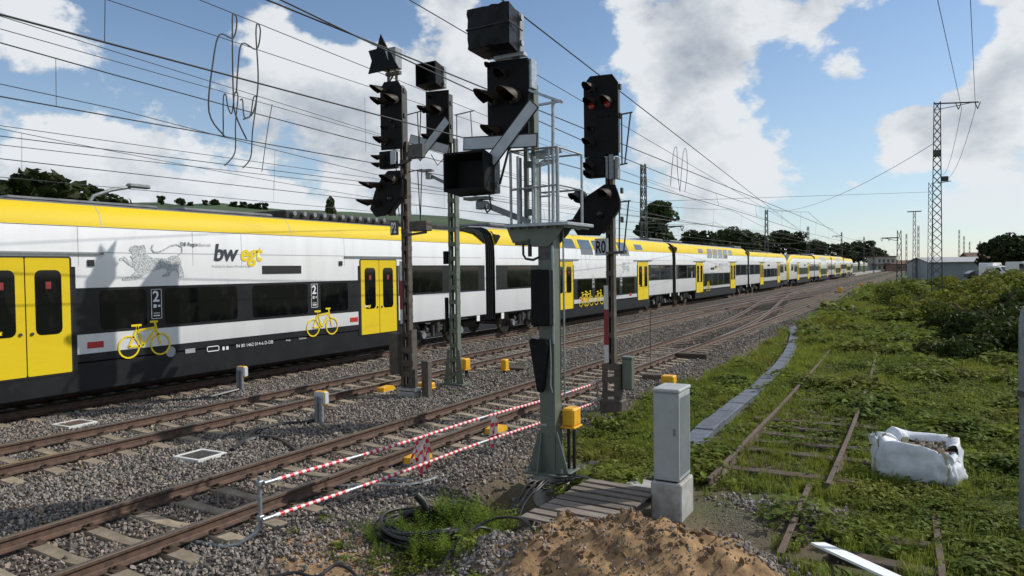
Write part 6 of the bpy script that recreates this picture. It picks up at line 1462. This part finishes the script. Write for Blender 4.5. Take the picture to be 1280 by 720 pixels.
for k in range(4): template(c_grass, 'tuft_form', tuft_mesh(k, 26, .17, .0045, 'leaf_grass'))
for k in range(4): template(c_weed, 'weed_form', weed_mesh(10 + k, 34, .16, .062, 'leaf_weed'))
for k in range(3): template(c_tall, 'stalk_form', stalk_mesh(40 + k))
for k in range(2): template(c_dry, 'dry_form', tuft_mesh(70 + k, 12, .16, .003, 'leaf_dry', .12, .9))

def veg_density(x, y):
    """0..1: how overgrown the ground is"""
    n = nfbm(x * .55 + 3, y * .55, 4); n2 = nfbm(x * 1.6, y * 1.6 + 8, 3)
    edge = -5.55 + 1.0 * (n - .5) - .35 * sstep(20, 60, y)
    v = sstep(edge - .1, edge + .5, x) * sstep(10.2, 12.2, y + 1.5 * (n2 - .5) + 1.2 * sstep(-3.2, -1, x))
    fr = sstep(-1.75, -1.0, x + .6 * (n2 - .5)) * sstep(7.2, 8.4, y) ; v = np.maximum(v, fr)
    nearmast = np.exp(-(((x + 3.9) / .7) ** 2 + ((y - 10.6) / .9) ** 2)) * 1.1; v = np.maximum(v, np.clip(nearmast, 0, 1))
    v = v * (1 - .93 * np.exp(-(((x + 2.05) / .55) ** 2 + ((y - 9.3) / .95) ** 2) ** 2))          # gravel patch by the cabinet
    v = v * (1 - .8 * np.exp(-(((x + 1.8) / .7) ** 2 + ((y - 10.3) / .4) ** 2)))
    v = v * (1 - .72 * np.exp(-(((x + 1.05) / .3) ** 2 + ((y - 9.6) / .7) ** 2)))
    v = v * (1 - .75 * np.exp(-(((x - .55) / .45) ** 2 + ((y - 8.0) / .5) ** 2)))
    sid = np.abs(x - (-1.92 - .00075 * np.clip(y - 10, 0, 99) ** 2)); v = v * (1 - .72 * (1 - sstep(.50, .78, sid)) * sstep(10.8, 12, y) * (1 - sstep(21, 32, y)) * sstep(.36, .5, n2 + .06))
    ductx = np.interp(y, [11.5, 12.5, 18.5, 27.6, 35, 41], [-3.5, -3.58, -3.69, -4.25, -5.2, -6.1]); v = v * (np.abs(x - ductx) > .30)
    v = v * (1 - np.exp(-(((x + 2.85) / .36) ** 2 + ((y - 9.1) / .4) ** 2) ** 4)) * (1 - np.exp(-(((x + 3.5) / .62) ** 2 + ((y - 8.3) / 1.1) ** 2) ** 4))
    bu = (x + .42) * .88 - (y - 8.33) * .47; bv = (x + .42) * .47 + (y - 8.33) * .88; v = v * ~((np.abs(bu) < .72) & (bv < .2) & (bv > -.42))
    v = v * (1 - .9 * np.exp(-(((x + .08) / .62) ** 2 + ((y - 12.45) / .45) ** 2) ** 4))
    return np.clip(v, 0, 1), n, n2
def sow(x0, x1, y0, y1, dens):
    n = int((x1 - x0) * (y1 - y0) * dens); x = RNG.uniform(x0, x1, n); y = RNG.uniform(y0, y1, n)
    k = (x < .13 * y + 1.2) & (x > -.62 * y - .5); return x[k], y[k]
def spin(n, tilt): return np.stack([RNG.normal(0, tilt, n), RNG.normal(0, tilt, n), RNG.uniform(0, 2 * PI, n)], -1)
def plants():
    P = {'g': [], 'w': [], 'd': []}; S = {'g': [], 'w': [], 'd': []}
    for (y0, y1, dg, dw, k) in ((6.5, 15, 70, 150, .95), (15, 24, 60, 90, 1.15), (24, 40, 42, 42, 1.5), (40, 70, 16, 16, 2.2), (70, 130, 5, 5, 3.2)):
        x, y = sow(-7.0, 12, y0, y1, dg); v, n, n2 = veg_density(x, y)
        grassy = sstep(.42, .60, n + .12 * sstep(-1.2, -3.0, x) - .07 * sstep(-1.0, .3, x) + .03 * sstep(20, 35, y)); keep = RNG.random(len(x)) < v * (.25 + .75 * grassy); x, y = x[keep], y[keep]
        P['g'].append(np.stack([x, y, H(x, y)], -1)); S['g'].append(k * RNG.uniform(.6, 1.25, len(x)))
        x, y = sow(-7.0, 12, y0, y1, dw); v, n, n2 = veg_density(x, y)
        leafy = 1 - .80 * sstep(.46, .62, n + .12 * sstep(-1.2, -3.0, x) - .08 * sstep(-1.0, .3, x) + .03 * sstep(20, 35, y)); keep = RNG.random(len(x)) < v * leafy * (.15 + .85 * sstep(.32, .5, n2)); x, y = x[keep], y[keep]
        hgt = 1 + 1.3 * sstep(.48, .66, nfbm(x * .9 + 20, y * .9, 3))
        P['w'].append(np.stack([x, y, H(x, y)], -1)); S['w'].append(k * RNG.uniform(.45, 1.25, len(x)) * hgt)
        x, y = sow(-7.0, 12, y0, y1, dg * .30); v, n, n2 = veg_density(x, y); keep = RNG.random(len(x)) < (v * .8 + .03) * (.25 + .75 * sstep(.48, .62, n2)); x, y = x[keep], y[keep]
        P['d'].append(np.stack([x, y, H(x, y)], -1)); S['d'].append(k * RNG.uniform(.6, 1.3, len(x)))
    # stray weeds in the ballast
    x = RNG.uniform(-12, -5, 260); y = RNG.uniform(5, 40, 260); keep = nfbm(x * .8, y * .8) > .56; x, y = x[keep], y[keep]; P['w'].append(np.stack([x, y, H(x, y)], -1)); S['w'].append(RNG.uniform(.25, .6, len(x)))
    for key, coll, nm, lab, cat in (('g', c_grass, 'grass', 'green grass growing along the siding and cable duct', 'grass'), ('w', c_weed, 'weeds', 'low leafy weeds covering the ground on the right', 'weeds'), ('d', c_dry, 'dry_grass', 'dry straw-coloured stalks among the weeds', 'grass')):
        p, s = np.concatenate(P[key]), np.concatenate(S[key]); o = scatter(nm, p, s, spin(len(p), .15), coll); tag(o, lab, cat, kind='stuff')
    # tall feathery weeds in and around the pit
    x = np.concatenate([RNG.normal(-4.95, .18, 150), RNG.normal(-4.85, .30, 90), RNG.normal(-5.2, .28, 40)]); y = np.concatenate([RNG.normal(7.6, .22, 150), RNG.normal(6.75, .25, 90), RNG.normal(6.9, .3, 40)])
    z = np.maximum(H(x, y), -.62); o = scatter('tall_weeds', np.stack([x, y, z], -1), RNG.uniform(.4, 1.0, len(x)) * np.where(y > 7.1, 1.15, .72), spin(len(x), .16), c_tall); tag(o, 'bright green feathery weeds around the cable coil and pit', 'weeds', kind='stuff')
    x = RNG.normal(-4.95, .45, 150); y = RNG.normal(6.75, .4, 150); o = scatter('pit_weeds', np.stack([x, y, H(x, y)], -1), RNG.uniform(.4, .9, len(x)), spin(len(x), .15), c_weed); tag(o, 'low green weeds beside the cable coil', 'weeds', kind='stuff')
plants()
